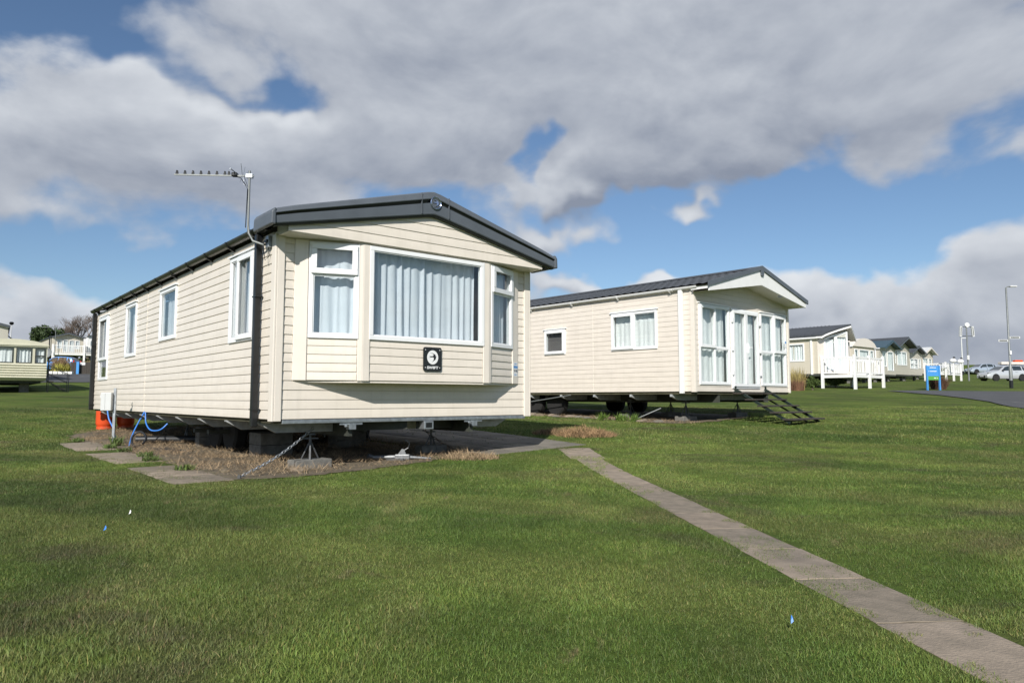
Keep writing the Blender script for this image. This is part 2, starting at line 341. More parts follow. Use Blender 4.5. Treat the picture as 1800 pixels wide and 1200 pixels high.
def drape(name, poly, m, dz, step, label, soft=None):
    """flat sheet cut from a grid and laid on the terrain"""
    p = np.array(poly); x0, y0 = p.min(0); x1, y1 = p.max(0)
    bm = bmesh.new(); vs = [bm.verts.new((a, b, 0)) for a, b in poly]; f = bm.faces.new(vs)
    for k in np.arange(math.floor(x0 / step) * step, x1, step):
        bmesh.ops.bisect_plane(bm, geom=bm.verts[:] + bm.edges[:] + bm.faces[:], plane_co=(k, 0, 0), plane_no=(1, 0, 0))
    for k in np.arange(math.floor(y0 / step) * step, y1, step):
        bmesh.ops.bisect_plane(bm, geom=bm.verts[:] + bm.edges[:] + bm.faces[:], plane_co=(0, k, 0), plane_no=(0, 1, 0))
    for v in bm.verts: v.co.z = G(v.co.x, v.co.y) + dz
    bmesh.ops.recalc_face_normals(bm, faces=bm.faces)
    if sum(f.normal.z for f in bm.faces) < 0: bmesh.ops.reverse_faces(bm, faces=bm.faces)
    me = bpy.data.meshes.new(name); bm.to_mesh(me); bm.free(); me.materials.append(M[m])
    o = bpy.data.objects.new(name, me); COL.objects.link(o); return tag(o, label, kind='structure')
road_r = [ray_ground(*p) for p in ((1560, 687.5), (1600, 691), (1650, 695), (1700, 701), (1740, 707), (1800, 719))] + [(34, 19), (60, 17), (90, 30), (60, 38)] + [ray_ground(1900, 689), ray_ground(1800, 688.5), ray_ground(1700, 688), ray_ground(1620, 687)]
drape('road', road_r, 'asphalt', .03, 1.0, 'grey asphalt road curving past the blue sign')
road_l = [(-75, 50.5), (-60, 50.3), (-44, 50), (-30, 50), (-12, 51), (-12, 66), (-30, 69), (-44, 71), (-75, 73)]
drape('road', road_l, 'asphalt', .03, 1.0, 'grey asphalt road behind the old cream caravan')
park = [(44, 68), (62, 74), (66, 96), (88, 99), (96, 84), (70, 68)]
drape('parking_area', park, 'asphalt', .03, 1.5, 'asphalt parking area under the parked silver cars')
def mark(pts, lab):
    return drape('road_marking', pts, 'paint', .045, .8, lab)
for (pa, pb) in (((1752, 709), (1772, 710.6)), ((1784, 708.6), (1800, 710.2))):
    a = ray_ground(*pa); b = ray_ground(*pb)
    mark([(a[0], a[1]), (b[0], b[1]), (b[0], b[1] + .25), (a[0], a[1] + .25)], 'faded white dash painted on the right-hand road')
for px in (134, 150):
    x = X_at(px, 63); mark([(x, 62), (x + .9, 62.2), (x + .9, 62.5), (x, 62.3)], 'faded white dash painted on the left-hand road')

# ------------------------------------------------------------------ caravan construction kit
# wall coordinates: x along the wall, y into the caravan (outside is negative y), z up
def cut_rows(s0, s1, z0, z1, row, openings, lim=None):
    out = []; z = z0; i = 0
    while z < z1 - .012:
        zt = min(z + row, z1); a0, a1 = (s0, s1) if lim is None else lim(zt)
        if a1 - a0 > .05:
            cuts = sorted([o for o in openings if o[2] < zt - .004 and o[3] > z + .004])
            p = a0
            for (o0, o1, b0, b1) in cuts:
                if o0 > p + .004: out.append((p, min(o0, a1), z, zt))
                if b0 > z + .012: out.append((max(o0, a0), min(o1, a1), z, b0))
                if b1 < zt - .012: out.append((max(o0, a0), min(o1, a1), b1, zt))
                p = max(p, o1)
            if p < a1 - .004: out.append((p, a1, z, zt))
        z += row
    return out
def clad(wall, X, s0, s1, z0, z1, row, openings, m, lim=None, lip=.0125):
    for (a, b, z, zt) in cut_rows(s0, s1, z0, z1, row, openings, lim):
        h = zt - z
        if b - a < .01: continue
        j = random.uniform(-.0012, .0012)
        poly = [(0, z + .001), (-lip + .003 + j, z + .001), (-lip + j, z + .005), (-lip * .80 + j, z + h * .45), (-lip * .42, z + h * .88), (-.003, z + h - .001), (0, z + h - .001)]
        MB(X).prism(poly, 'x', a + .001, b - .001).build('cladding_board', m, wall)
def backing(par, X, s0, s1, z0, z1, openings, m='trim', t=.04, name='wall'):
    xs_ = sorted({s0, s1} | {v for o in openings for v in o[:2]}); zs_ = sorted({z0, z1} | {v for o in openings for v in o[2:]})
    mb = MB(X)
    for i in range(len(xs_) - 1):
        run = None
        for k in range(len(zs_) - 1):
            cx = (xs_[i] + xs_[i + 1]) / 2; cz = (zs_[k] + zs_[k + 1]) / 2
            if any(o[0] < cx < o[1] and o[2] < cz < o[3] for o in openings): continue
            mb.box(xs_[i], xs_[i + 1], .001, t, zs_[k], zs_[k + 1])
    return mb.build(name, m, par)
def pleats(X, x0, x1, z0, z1, depth, amp, n, seed, sag=0.0):
    rnd = random.Random(seed); cols = max(10, int((x1 - x0) / .012)); vs = []; fs = []
    ph = [(rnd.uniform(.6, 1.6), rnd.uniform(0, 6.28), rnd.uniform(.4, 1)) for _ in range(4)]
    rows = 9
    for r in range(rows):
        v = r / (rows - 1); z = z1 + (z0 - z1) * v
        for c in range(cols + 1):
            u = c / cols; w = n * 6.283 * u
            y = sum(a * math.sin(w * f + p + .35 * v * math.sin(3 * p)) for f, p, a in ph) / 2.2
            y = math.copysign(abs(y) ** .75, y)
            vs.append((x0 + (x1 - x0) * u + .010 * math.sin(w * .7 + 2 * v + seed), depth + amp * y * (.75 + .45 * v), z))
    for r in range(rows - 1):
        for c in range(cols): i = r * (cols + 1) + c; fs.append((i, i + 1, i + cols + 2, i + cols + 1))
    return MB(X).add(vs, fs)
def window(par, X, s0, s1, z0, z1, lights, curtain='curtain', fw=.05, proud=.03, cname='curtain', cseed=1, name='window', sill=False, drip=False, label=None, cgap=None):
    """lights: (x0,x1,z0,z1,opens) in fractions of the frame interior"""
    mb = MB(X).ring(s0, s1, z0, z1, fw, -proud, .05)
    ix0, ix1, iz0, iz1 = s0 + fw, s1 - fw, z0 + fw, z1 - fw
    gx = sorted({l[1] for l in lights if l[1] < .99}); gz = sorted({(l[3], l[0], l[1]) for l in lights if l[3] < .99})
    w = .042
    for g in gx: x = ix0 + g * (ix1 - ix0); mb.box(x - w / 2, x + w / 2, -proud + .003, .048, iz0, iz1)
    for (g, a, b) in gz:
        z = iz0 + g * (iz1 - iz0); xa = ix0 + a * (ix1 - ix0) + (w / 2 if a > .01 else 0); xb = ix0 + b * (ix1 - ix0) - (w / 2 if b < .99 else 0)
        mb.box(xa, xb, -proud + .006, .046, z - w / 2, z + w / 2)
    fr = mb.build(name, 'upvc', par, bevel=.004)
    if label: fr['label'] = label
    if sill: MB(X).box(s0 - .01, s1 + .01, -proud - .035, -proud - .001, z0 - .012, z0 + .014).build('sill', 'upvc', fr)
    if drip: MB(X).box(s0 - .03, s1 + .03, -proud - .02, -.002, z1 + .004, z1 + .022).build('drip_strip', 'upvc', fr)
    for (a, b, c, d, op) in lights:
        xa = ix0 + a * (ix1 - ix0) + (w / 2 if a > .01 else 0); xb = ix0 + b * (ix1 - ix0) - (w / 2 if b < .99 else 0)
        za = iz0 + c * (iz1 - iz0) + (w / 2 if c > .01 else 0); zb = iz0 + d * (iz1 - iz0) - (w / 2 if d < .99 else 0)
        if op:
            MB(X).ring(xa - .028, xb + .028, za - .028, zb + .028, .062, -proud - .024, -proud - .001).build('sash', 'upvc', fr, bevel=.005)
        else:
            MB(X).ring(xa, xb, za, zb, .012, -.018, -.004).build('bead', 'upvc', fr)
        MB(X).box(xa + .001, xb - .001, -.002, .002, za + .001, zb - .001).build('pane', 'glass', fr)
    if curtain == 'blind':
        MB(X).box(ix0 - .02, ix1 + .02, .07, .08, iz0 - .02, iz1 + .02).build('blind', 'blind', fr)
    elif curtain:
        x0, x1 = (ix0 - .03, ix1 + .03) if cgap is None else cgap
        pleats(X, x0, x1, iz0 - .04, iz1 + .03, .115, .014 if curtain == 'curtain_w' else .026, (x1 - x0) * (5.2 if curtain == 'curtain_w' else 8.5), cseed).build(cname, curtain, fr, smooth=180, fix=False)
    return fr
def gutter(par, X, s0, s1, z, m, mb_=None, spacing=.8, r=.058, name='gutter'):
    n = 10; prof_ = [(-r - r * math.cos(a), z - r * math.sin(a)) for a in [math.pi * k / n for k in range(n + 1)]]
    inn = [(-r - (r - .006) * math.cos(a), z - (r - .006) * math.sin(a)) for a in [math.pi * k / n for k in range(n, -1, -1)]]
    g = MB(X).prism(prof_ + inn, 'x', s0, s1).build(name, m, par, smooth=40)
    x = s0 + spacing * .5; i = 0
    while x < s1 - .05:
        k = MB(X); rr = r + .009
        pr = [(-r - rr * math.cos(a), z - rr * math.sin(a)) for a in [math.pi * k_ / n for k_ in range(n + 1)]]
        ir = [(-r - (rr - .008) * math.cos(a), z - (rr - .008) * math.sin(a)) for a in [math.pi * k_ / n for k_ in range(n, -1, -1)]]
        k.prism(pr + ir, 'x', x, x + (.10 if i % 5 == 2 else .045))
        k.prism([(-.10, z - r - .004), (.0, z - r + .02), (0, z - r - .055)], 'x', x + .012, x + .030).build('gutter_bracket', mb_ or m, g); x += spacing; i += 1
    return g
def jack(loc, h, base_h, label, rz=0):
    """screw jack: foot plate, screw, three props and a head"""
    t = thing('jack_stand', loc, rz, label, 'jack stand', 'jack stands under the caravans')
    MB().box(-.07, .07, -.07, .07, .0, .010).build('foot_plate', 'steel', t)
    MB().tube([(0, 0, .011), (0, 0, h * .94)], .016).build('screw', 'steel', t, smooth=40)
    MB().box(-.055, .055, -.055, .055, h * .94, h).build('head_plate', 'steel', t)
    MB().bar((-.09, 0, h * .80), (.09, 0, h * .80), .014).build('turn_handle', 'steel', t)
    for k in range(3):
        a = k * 2.094 + .5; MB().bar((math.cos(a) * .11, math.sin(a) * .11, .0), (math.cos(a) * .014, math.sin(a) * .014, h * .62), .014).build('prop', 'steel', t)
    return t
def wheel(par, X, r=.31, w=.19, rim='rim'):
    t = MB(X).lathe([(r * .58, -w / 2), (r * .9, -w / 2), (r, -w * .32), (r, w * .32), (r * .9, w / 2), (r * .58, w / 2)], 24).build('wheel', 'tyre', par, smooth=40)
    MB(X).lathe([(.02, -w * .30), (r * .2, -w * .36), (r * .45, -w * .22), (r * .585, -w * .42), (r * .585, w * .42), (.02, w * .3)], 20).build('rim', rim, t, smooth=40)
    return t
def pantile_roof(par, x0, x1, ridge_x, y0, y1, ze, zr, m, pitch=.18, row=.36, name='roof'):
    """two slopes of pressed tile sheet; every tile course is a step, every pan a wave"""
    objs = []
    for side in (0, 1):
        xe = x0 if side == 0 else x1; nrow = max(2, int(abs(ridge_x - xe) / row + .5)); ncol = int((y1 - y0) / pitch); vs = []; fs = []
        ny_ = ncol * 4 + 1
        for r in range(nrow):
            for q in (0, 1):
                f = (r + q) / nrow; x = xe + (ridge_x - xe) * f; zb = ze + (zr - ze) * f + (.011 if q == 0 else -.002)
                for c in range(ny_):
                    vs.append((x, y0 + (y1 - y0) * c / (ny_ - 1), zb + .010 * math.cos(c * math.pi / 2)))
        for r in range(nrow * 2 - 1):
            for c in range(ny_ - 1): i = r * ny_ + c; fs.append((i, i + 1, i + ny_ + 1, i + ny_))
        objs.append(MB().add(vs, fs).build(name, m, par, smooth=50, fix=False))
    MB().prism([(ridge_x - .12, zr - .012), (ridge_x, zr + .045), (ridge_x + .12, zr - .012), (ridge_x, zr + .01)], 'y', y0, y1).build('ridge_cap', m, par)
    MB().add([(x0, y0, ze - .03), (ridge_x, y0, zr - .03), (ridge_x, y1, zr - .03), (x0, y1, ze - .03), (x1, y0, ze - .03), (x1, y1, ze - .03)], [(0, 1, 2, 3), (1, 4, 5, 2)]).build('roof_deck', 'ply', par, fix=False)
    return objs

# ------------------------------------------------------------------ the near caravan
TH = R(39.67); CW, CL = 3.66, 10.3; Z0, Z1 = .58, 2.60
C1 = Vector((-2.593, 7.779, 0)); UX = Vector((math.cos(TH), math.sin(TH), 0)); VX = Vector((-math.sin(TH), math.cos(TH), 0))
def c1(u, v, z=0.0): p = C1 + UX * u + VX * v; return Vector((p.x, p.y, z))
car1 = thing('static_caravan', C1, TH, 'large cream static caravan with grey gable fascia, three-part bay window and black badge', 'caravan', 'static caravans on the park')
XF = Matrix.Identity(4); XL = rot(-math.pi / 2, (0, CL, 0)); XR = rot(math.pi / 2, (CW, 0, 0)); XB = rot(math.pi, (CW, CL, 0))
BZ = 1.008; bu0, bu1, bc, bp = .205, 3.455, .921, .262
# left (long) wall; s = CL - v
def ov(v0, v1, z0, z1): return (CL - v1, CL - v0, z0, z1)
oL = [ov(.60, 1.46, 1.49, 2.55), ov(3.90, 4.85, 1.72, 2.53), ov(6.48, 7.31, 1.57, 2.54), ov(8.90, 9.80, 1.19, 2.52)]
wl = backing(car1, XL, 0, CL, Z0, Z1 + .05, oL)
clad(wl, XL, .07, CL - .085, Z0, Z1 + .06, .1015, oL, 'siding')
# front wall around the bay
oF = [(bu0 + .02, bu1 - .02, BZ + .03, Z1 - .002)]
wf = backing(car1, XF, 0, CW, Z0, Z1, oF)
clad(wf, XF, .085, CW - .085, Z0, BZ - .002, .107, [], 'siding')
clad(wf, XF, .085, bu0 - .004, BZ - .002, Z1 - .003, .1015, [], 'siding'); clad(wf, XF, bu1 + .004, CW - .085, BZ - .002, Z1 - .003, .1015, [], 'siding')
wr = backing(car1, XR, 0, CL, Z0, Z1 + .05, [(2, 3, 1.5, 2.5), (5, 5.8, .7, 2.55)])
clad(wr, XR, .085, CL - .07, Z0, Z1 + .06, .1015, [(2, 3, 1.5, 2.5), (5, 5.8, .7, 2.55)], 'siding')
window(car1, XR, 2, 3, 1.5, 2.5, [(0, 1, 0, 1, 0)], cseed=31); window(car1, XR, 5, 5.8, .7, 2.55, [(0, 1, 0, 1, 0)], None, name='door')
wb = backing(car1, XB, 0.002, CW - .002, Z0, Z1 + .05, []); clad(wb, XB, .085, CW - .085, Z0, Z1, .1015, [], 'siding')
# corner posts
for X, s in ((XF, 0), (XF, CW - .085)): MB(X).box(s, s + .083, -.030, .0, Z0 - .02, Z1 - .002).build('corner_trim', 'trim', car1, bevel=.006)
MB(XL).box(CL - .083, CL + .029, -.026, .0, Z0 - .021, Z1 + .02).build('corner_trim', 'trim', car1, bevel=.006)
MB(XL).box(0, .068, -.026, .0, Z0 - .02, Z1 + .02).build('corner_trim', 'black', car1, bevel=.004)
MB(XR).box(-.029, .083, -.026, .0, Z0 - .021, Z1 + .02).build('corner_trim', 'trim', car1, bevel=.006)
# the bay: three facets
fl = math.hypot(bc - bu0, bp); fa = math.atan2(bp, bc - bu0)
XFL = rot(-fa, (bu0, 0, 0)); XFC = Matrix.Translation((bc, -bp, 0)); XFR = rot(fa, (CW - bc, -bp, 0)); cw_ = CW - 2 * bc
WZ0, WZ1 = 1.485, 2.578
oa = (.155, .715, WZ0, WZ1); oc = (.075, cw_ - .075, WZ0, WZ1); ob = (fl - .715, fl - .155, WZ0, WZ1)
for X, o, ln, s0, s1 in ((XFL, oa, fl, .155, .700), (XFC, oc, cw_, .090, cw_ - .090), (XFR, ob, fl, fl - .700, fl - .155)):
    b = backing(car1, X, 0, ln, BZ, Z1 - .003, [o], name='bay_wall', t=.03)
    clad(b, X, s0, s1, BZ + .004, WZ0 - .002, .0965, [], 'siding')
MB(XFL).box(0, .150, -.022, -.0, BZ, Z1 - .004).build('bay_post', 'trim', car1, bevel=.008)
MB(XFR).box(fl - .150, fl, -.022, -.0, BZ, Z1 - .004).build('bay_post', 'trim', car1, bevel=.008)
for X, a, b in ((XFL, .704, fl + .004), (XFC, -.004, .086), (XFC, cw_ - .086, cw_ + .004), (XFR, -.004, fl - .704)):
    MB(X).box(a, b, -.022, 0, BZ - .001, Z1 - .004).build('bay_post', 'trim', car1, bevel=.006)
MB().prism([(bu0, .03), (bc, -bp), (CW - bc, -bp), (bu1, .03)], 'z', BZ - .02, BZ - .002).build('bay_floor', 'trim', car1)
tl = [(0, 1, 0, .69, 0), (0, 1, .69, 1, 1)]
window(car1, XFL, *oa, tl, cseed=3); window(car1, XFR, *ob, tl, cseed=8)
big = window(car1, XFC, *oc, [(0, 1, 0, 1, 0)], curtain=None)
a0, a1 = oc[0] + .06, oc[1] - .06
pleats(XFC, a0 - .03, (a0 + a1) / 2 + .02, WZ0 + .0, WZ1 + .0, .105, .021, 7.2, 11).build('curtain', 'curtain', big, smooth=180, fix=False)
pleats(XFC, (a0 + a1) / 2 - .01, a1 - .005, WZ0 + .0, WZ1 + .0, .125, .020, 6.8, 17).build('curtain', 'curtain', big, smooth=180, fix=False)
# left wall windows
window(car1, XL, *oL[0], [(0, .36, 0, 1, 0), (.36, 1, 0, 1, 1)], cseed=21, drip=True, cgap=(CL - 1.44, CL - 1.12))
window(car1, XL, *oL[1], [(0, 1, 0, 1, 0)], 'curtain', cseed=22, cgap=(CL - 4.85, CL - 4.45), drip=True)
window(car1, XL, *oL[2], [(0, 1, 0, 1, 0)], 'curtain', cseed=23, cgap=(CL - 7.3, CL - 6.9), drip=True)
window(car1, XL, *oL[3], [(0, 1, 0, .30, 0), (0, 1, .30, 1, 1)], 'blind', cseed=24, drip=True)
pleats(XL, CL - .90, CL - .64, 1.50, 2.52, .115, .018, 2, 29).build('curtain', 'curtain', car1, smooth=180, fix=False)
# floor, interior, underside
MB().box(.03, CW - .03, .03, CL - .03, Z0 - .04, Z0 - .002).build('floor', 'ply', car1)
MB().box(.05, CW - .05, 3.2, 3.24, Z0, Z1 + .04).build('partition', 'trim', car1)
# gable box over the bay
GX = Matrix.Translation((0, -.300, 0)); RISE = .275
def zt1(s): return 2.80 + RISE * min(s + .18, CW + .18 - s)
def limg(z):
    a = (z - 2.80) / RISE - .18; a = max(0.0, a + .05); return (a, CW - a)
gb = MB().prism([(0, 2.602), (CW, 2.602), (CW, zt1(CW) - .07), (CW / 2, zt1(CW / 2) - .07), (0, zt1(0) - .07)], 'y', -.299, -.262).build('gable', 'trim', car1)
clad(gb, GX, 0, CW, 2.602, 3.29, .1125, [], 'siding', limg)
MB().box(.0, CW, -.296, -.001, Z1 - .002, Z1 + .012).build('soffit', 'trim', car1)
MB().box(-.0, .012, -.298, .0, Z1 + .013, zt1(0) - .08).build('gable_cheek', 'trim', car1); MB().box(CW - .012, CW, -.298, 0, Z1 + .013, zt1(0) - .08).build('gable_cheek', 'trim', car1)
# fascia: cap, groove and panel swept from eave to eave
st = [(-.17, 2.812, 2.640), (.06, 2.885, 2.690), (1.74, 3.342, 3.052), (1.83, 3.358, 3.064), (1.92, 3.342, 3.052), (CW - .06, 2.885, 2.690), (CW + .17, 2.812, 2.640)]
def sweep(name, pf, m, a=0, b=None, sm=None):
    vs = []; fs = []; ss = st[a:b]; k = len(pf(1.0, 0.0))
    for (u, t, bt) in ss: vs += [(u, y, z) for y, z in pf(t, bt)]
    for i in range(len(ss) - 1): fs += [(i * k + j, i * k + (j + 1) % k, (i + 1) * k + (j + 1) % k, (i + 1) * k + j) for j in range(k)]
    fs += [tuple(range(k)), tuple(range((len(ss) - 1) * k, len(ss) * k))]
    return MB().add(vs, fs).build(name, m, car1, smooth=sm)
sweep('fascia_cap', lambda t, b: [(.10, t - .012), (-.34, t), (-.372, t - .016), (-.392, t - (t - b) * .31), (-.388, t - (t - b) * .345), (-.30, t - (t - b) * .345), (.10, t - .06)], 'fascia', sm=25)
sweep('fascia_groove', lambda t, b: [(-.30, t - (t - b) * .346), (-.366, t - (t - b) * .346), (-.356, t - (t - b) * .50), (-.30, t - (t - b) * .50)], 'black')
sweep('fascia_panel', lambda t, b: [(-.30, t - (t - b) * .501), (-.378, t - (t - b) * .501), (-.374, b + .012), (-.366, b), (-.30, b + .004)], 'fascia')
for sgn, u in ((-1, -.17), (1, CW + .17)):
    pl = [(u, 2.632), (u, 2.815), (u + sgn * .022, 2.802), (u + sgn * .046, 2.765), (u + sgn * .052, 2.632)]
    MB().prism(pl, 'y', -.394, .14).build('fascia_end_cap', 'fascia', car1, bevel=.012)
for u in (1.63, 2.03):
    z = 2.80 + RISE * min(u + .18, CW + .18 - u); MB().box(u - .0014, u + .0014, -.3925, -.31, z - .255 if 1 < u < 3 else z - .19, z + .004).build('fascia_joint', 'fascia', car1)
sweep('fascia_drip', lambda t, b: [(-.302, b - .001), (-.362, b - .003), (-.356, b - .022), (-.302, b - .022)], 'black')
# roof
pantile_roof(car1, -.10, CW + .10, CW / 2, .09, CL + .12, 2.735, 3.23, 'rooft')
MB().prism([(0, 2.66), (CW, 2.66), (CW, 2.70), (CW / 2, 3.17), (0, 2.70)], 'y', CL - .03, CL + .01).build('gable', 'trim', car1)
# gutters and downpipes
gutter(car1, Matrix.Translation((-.012, 0, 0)) @ XL, -.10, CL - .13, 2.735, 'gutterin', 'black', .86)
gutter(car1, Matrix.Translation((.012, 0, 0)) @ XR, .13, CL + .1, 2.735, 'gutterin', 'black', .86)
for v, w in ((.395, .070), (10.22, .062)):
    dp = MB(XL).box(CL - v - w / 2, CL - v + w / 2, -.022 - .078, -.026, Z0 - .09 if v < 1 else Z0 - .02, 2.672).build('downpipe', 'black', car1, bevel=.010)
    for z in (.68, 1.95): MB(XL).box(CL - v - w / 2 - .012, CL - v + w / 2 + .035, -.105, -.020, z, z + .014).build('pipe_clip', 'black', dp)
# badge on the bay
PX, PZ, PW, PH = 1.862 - bc, 1.288, .262, .292
def rrect(w, h, r, n=5):
    return [(cx + r * math.cos(a), cz + r * math.sin(a)) for cx, cz, a0_ in ((w / 2 - r, h / 2 - r, 0), (-w / 2 + r, h / 2 - r, 90), (-w / 2 + r, -h / 2 + r, 180), (w / 2 - r, -h / 2 + r, 270)) for a in [R(a0_ + 90 * k / n) for k in range(n + 1)]]
XP = XFC @ Matrix.Translation((PX, -.020, PZ))
bd = MB(XP).prism(rrect(PW, PH, .026), 'y', -.012, .0).build('badge', 'signblack', car1)
bd['label'] = 'black square badge with white disc, swallow emblem and lettering'
disc = [(.080 * math.cos(2 * math.pi * k / 40) , .022 + .086 * math.sin(2 * math.pi * k / 40)) for k in range(40)]
MB(XP).prism(disc, 'y', -.0145, -.0121).build('disc', 'signwhite', bd)
sw = [(440, 365), (545, 368), (640, 405), (685, 450), (668, 478), (725, 490), (690, 515), (694, 572), (655, 625), (590, 668), (520, 718), (575, 660), (605, 600), (603, 560), (575, 522), (480, 528), (385, 552), (478, 512), (400, 488), (560, 482), (590, 440), (588, 410), (550, 384)]
MB(XP).prism([((x - 560) / 460 * .160, .022 - (y - 530) / 540 * .172) for x, y in sw], 'y', -.0160, -.0146).build('swallow_emblem', 'signblack', bd)
RT = Matrix.Rotation(math.pi / 2, 4, 'X')
text_mesh('SWIFT', .042, XP @ Matrix.Translation((0, -.0135, -.105)) @ RT, 'lettering', 'signwhite', bd, bold=.0016, width=.165)
for sx in (-.104, .104):
    for sz in (-.104, .112): MB(XP @ Matrix.Translation((sx, -.0125, sz)) @ RT).lathe([(.006, 0), (.005, .003), (.001, .004)], 10).build('screw', 'signwhite', bd)
# number sticker on the bay post
XS = XFR @ Matrix.Translation((fl - .075, -.0225, 1.21))
stk = MB(XS).box(-.056, .056, -.0012, 0, -.10, .10).build('number_sticker', 'signwhite', car1)
MB(XS).box(-.056, .056, -.002, -.0013, .015, .050).build('band', 'stblue', stk)
text_mesh('W48', .060, XS @ Matrix.Translation((0, -.0022, -.022)) @ RT, 'lettering', 'signblack', stk, ext=.0004, width=.098)
for z in (.075, -.072): MB(XS).box(-.034, .030, -.002, -.0013, z - .005, z + .005).build('print_line', 'stblue', stk)
# chrome emblem on the ridge
XE = Matrix.Translation((1.83, -.384, 3.205)) @ RT
em = MB(XE).lathe([(.062, 0), (.066, .008), (.074, .012), (.080, .008), (.082, 0)], 36).build('ridge_emblem', 'chrome', car1, smooth=40)
MB(XE).lathe([(.0605, 0), (.0605, .003)], 30).build('disc', 'fascia', em)
MB(XE @ Matrix.Scale(.36, 4)).prism([((x - 560) / 460 * .34, -(y - 530) / 540 * .34) for x, y in sw], 'z', .012, .03).build('swallow_emblem', 'chrome', em)
# chassis
MB().box(.10, CW - .06, -.012, .05, Z0 - .050, Z0 - .006).build('front_rail', 'galv', car1, bevel=.006)
for u in (.95, 2.71):
    MB().box(u - .03, u + .03, .06, CL - .2, Z0 - .21, Z0 - .042).build('chassis_rail', 'chassis', car1)
for i in range(9):
    v = .45 + 1.12 * i
    MB().prism([(.01, Z0 - .043), (.015, Z0 - .058), (.22, Z0 - .165), (CW - .22, Z0 - .165), (CW - .015, Z0 - .058), (CW - .01, Z0 - .043)], 'y', v, v + .05).build('outrigger', 'galvpaint', car1)
for s_ in (-1, 1): MB().bar((1.83 + s_ * .9, .5, Z0 - .12), (1.83 + s_ * .08, .10, Z0 - .10), .06, .10).build('drawbar', 'chassis', car1)
hb = MB().box(1.92, 2.06, -.03, .16, Z0 - .155, Z0 - .052).build('tow_socket', 'galv', car1, bevel=.006)
MB().box(1.945, 2.035, -.0315, -.029, Z0 - .135, Z0 - .072).build('socket_opening', 'black', hb)
for u in (.95, 2.72):
    f = MB().box(u - .045, u + .045, -.005, .07, Z0 - .13, Z0 - .055).build('jacking_bracket', 'galv', car1)
    MB().box(u - .16, u + .13, .0, .012, Z0 - .075, Z0 - .054).build('bolt_strip', 'galv', f)
    MB(Matrix.Translation((u - .09, -.004, Z0 - .088)) @ RT).lathe([(.018, 0), (.018, .02), (.008, .021), (.008, .04)], 6).build('bolt', 'galv', f)
for u in (.80, CW - .80):
    for v in (3.55, 4.25): wheel(car1, Matrix.Translation((u, v, .31)) @ Matrix.Rotation(math.pi / 2, 4, 'Y'))
MB().box(.4, CW - .4, 3.5, 3.6, .28, .34).build('axle', 'chassis', car1); MB().box(.4, CW - .4, 4.2, 4.3, .28, .34).build('axle', 'chassis', car1)

# ------------------------------------------------------------------ things under and beside the near caravan
def block(p, rz, sx, sy, sz, label, m='block', z=None):
    mb = MB(); mb.box(-sx / 2, sx / 2, -sy / 2, sy / 2, 0, sz); o = mb.build('concrete_block', m, bevel=.008)
    o.location = (p.x, p.y, (G(p.x, p.y) if z is None else z) + .002); o.rotation_euler = (0, 0, rz); return tag(o, label, 'concrete block', 'concrete blocks under the caravans')
block(c1(.57, .30), TH + .05, .45, .22, .105, 'grey concrete block under the front left jack of the near caravan')
block(c1(2.60, .85), TH - .03, .40, .20, .105, 'grey concrete block under the front right jack of the near caravan')
jack((*c1(.57, .30).xy, .108), .30, 0, 'steel screw jack on the concrete block nearest the camera', .3)
jack((*c1(2.60, .85).xy, .108), .30, 0, 'steel screw jack on the pale block under the right front of the near caravan', 1.0)
jack((*c1(2.71, 3.0).xy, G(*c1(2.71, 3.0).xy)), .37, 0, 'steel screw jack standing deep under the middle of the near caravan', 0)
jack((*c1(.95, 6.6).xy, G(*c1(.95, 6.6).xy)), .37, 0, 'steel screw jack under the rear half of the near caravan', 0)
zz = 0
for k in range(2):
    block(c1(.90, 2.35), TH, .46, .44, .165, ['lower', 'upper'][k] + ' block of the wide dark stack beside the caravan wheel', z=zz); zz += .168
for k in range(2): block(c1(.85, 4.95), TH, .40, .22, .165, ['lower', 'upper'][k] + ' block of the narrow stack behind the caravan wheel', z=k * .168)
for k in range(2): block(c1(2.2, 2.6), TH, .5, .3, .165, ['lower', 'upper'][k] + ' block of the stack under the centre of the near caravan', z=k * .168)
def lump(name, p, r, m, label, cat, seed, flat=.6, n=2):
    bm = bmesh.new(); bmesh.ops.create_icosphere(bm, subdivisions=n, radius=1); rd = random.Random(seed)
    ph = [(Vector((rd.uniform(-1, 1), rd.uniform(-1, 1), rd.uniform(-1, 1))).normalized(), rd.uniform(.1, .3)) for _ in range(9)]
    for v in bm.verts:
        d = v.co.normalized(); k = 1 - sum(a * max(0, d.dot(q)) ** 3 for q, a in ph); v.co = Vector((d.x * r[0], d.y * r[1], d.z * r[2])) * k
    me = bpy.data.meshes.new(name); bm.to_mesh(me); bm.free(); me.materials.append(M[m]); o = bpy.data.objects.new(name, me); COL.objects.link(o)
    o.location = (p[0], p[1], G(p[0], p[1]) + r[2] * .35); return tag(o, label, cat)
q = c1(.33, .04); lump('broken_stone', q, (.12, .08, .05), 'slab', 'pale broken stone leaning on the front concrete block', 'stone', 2)
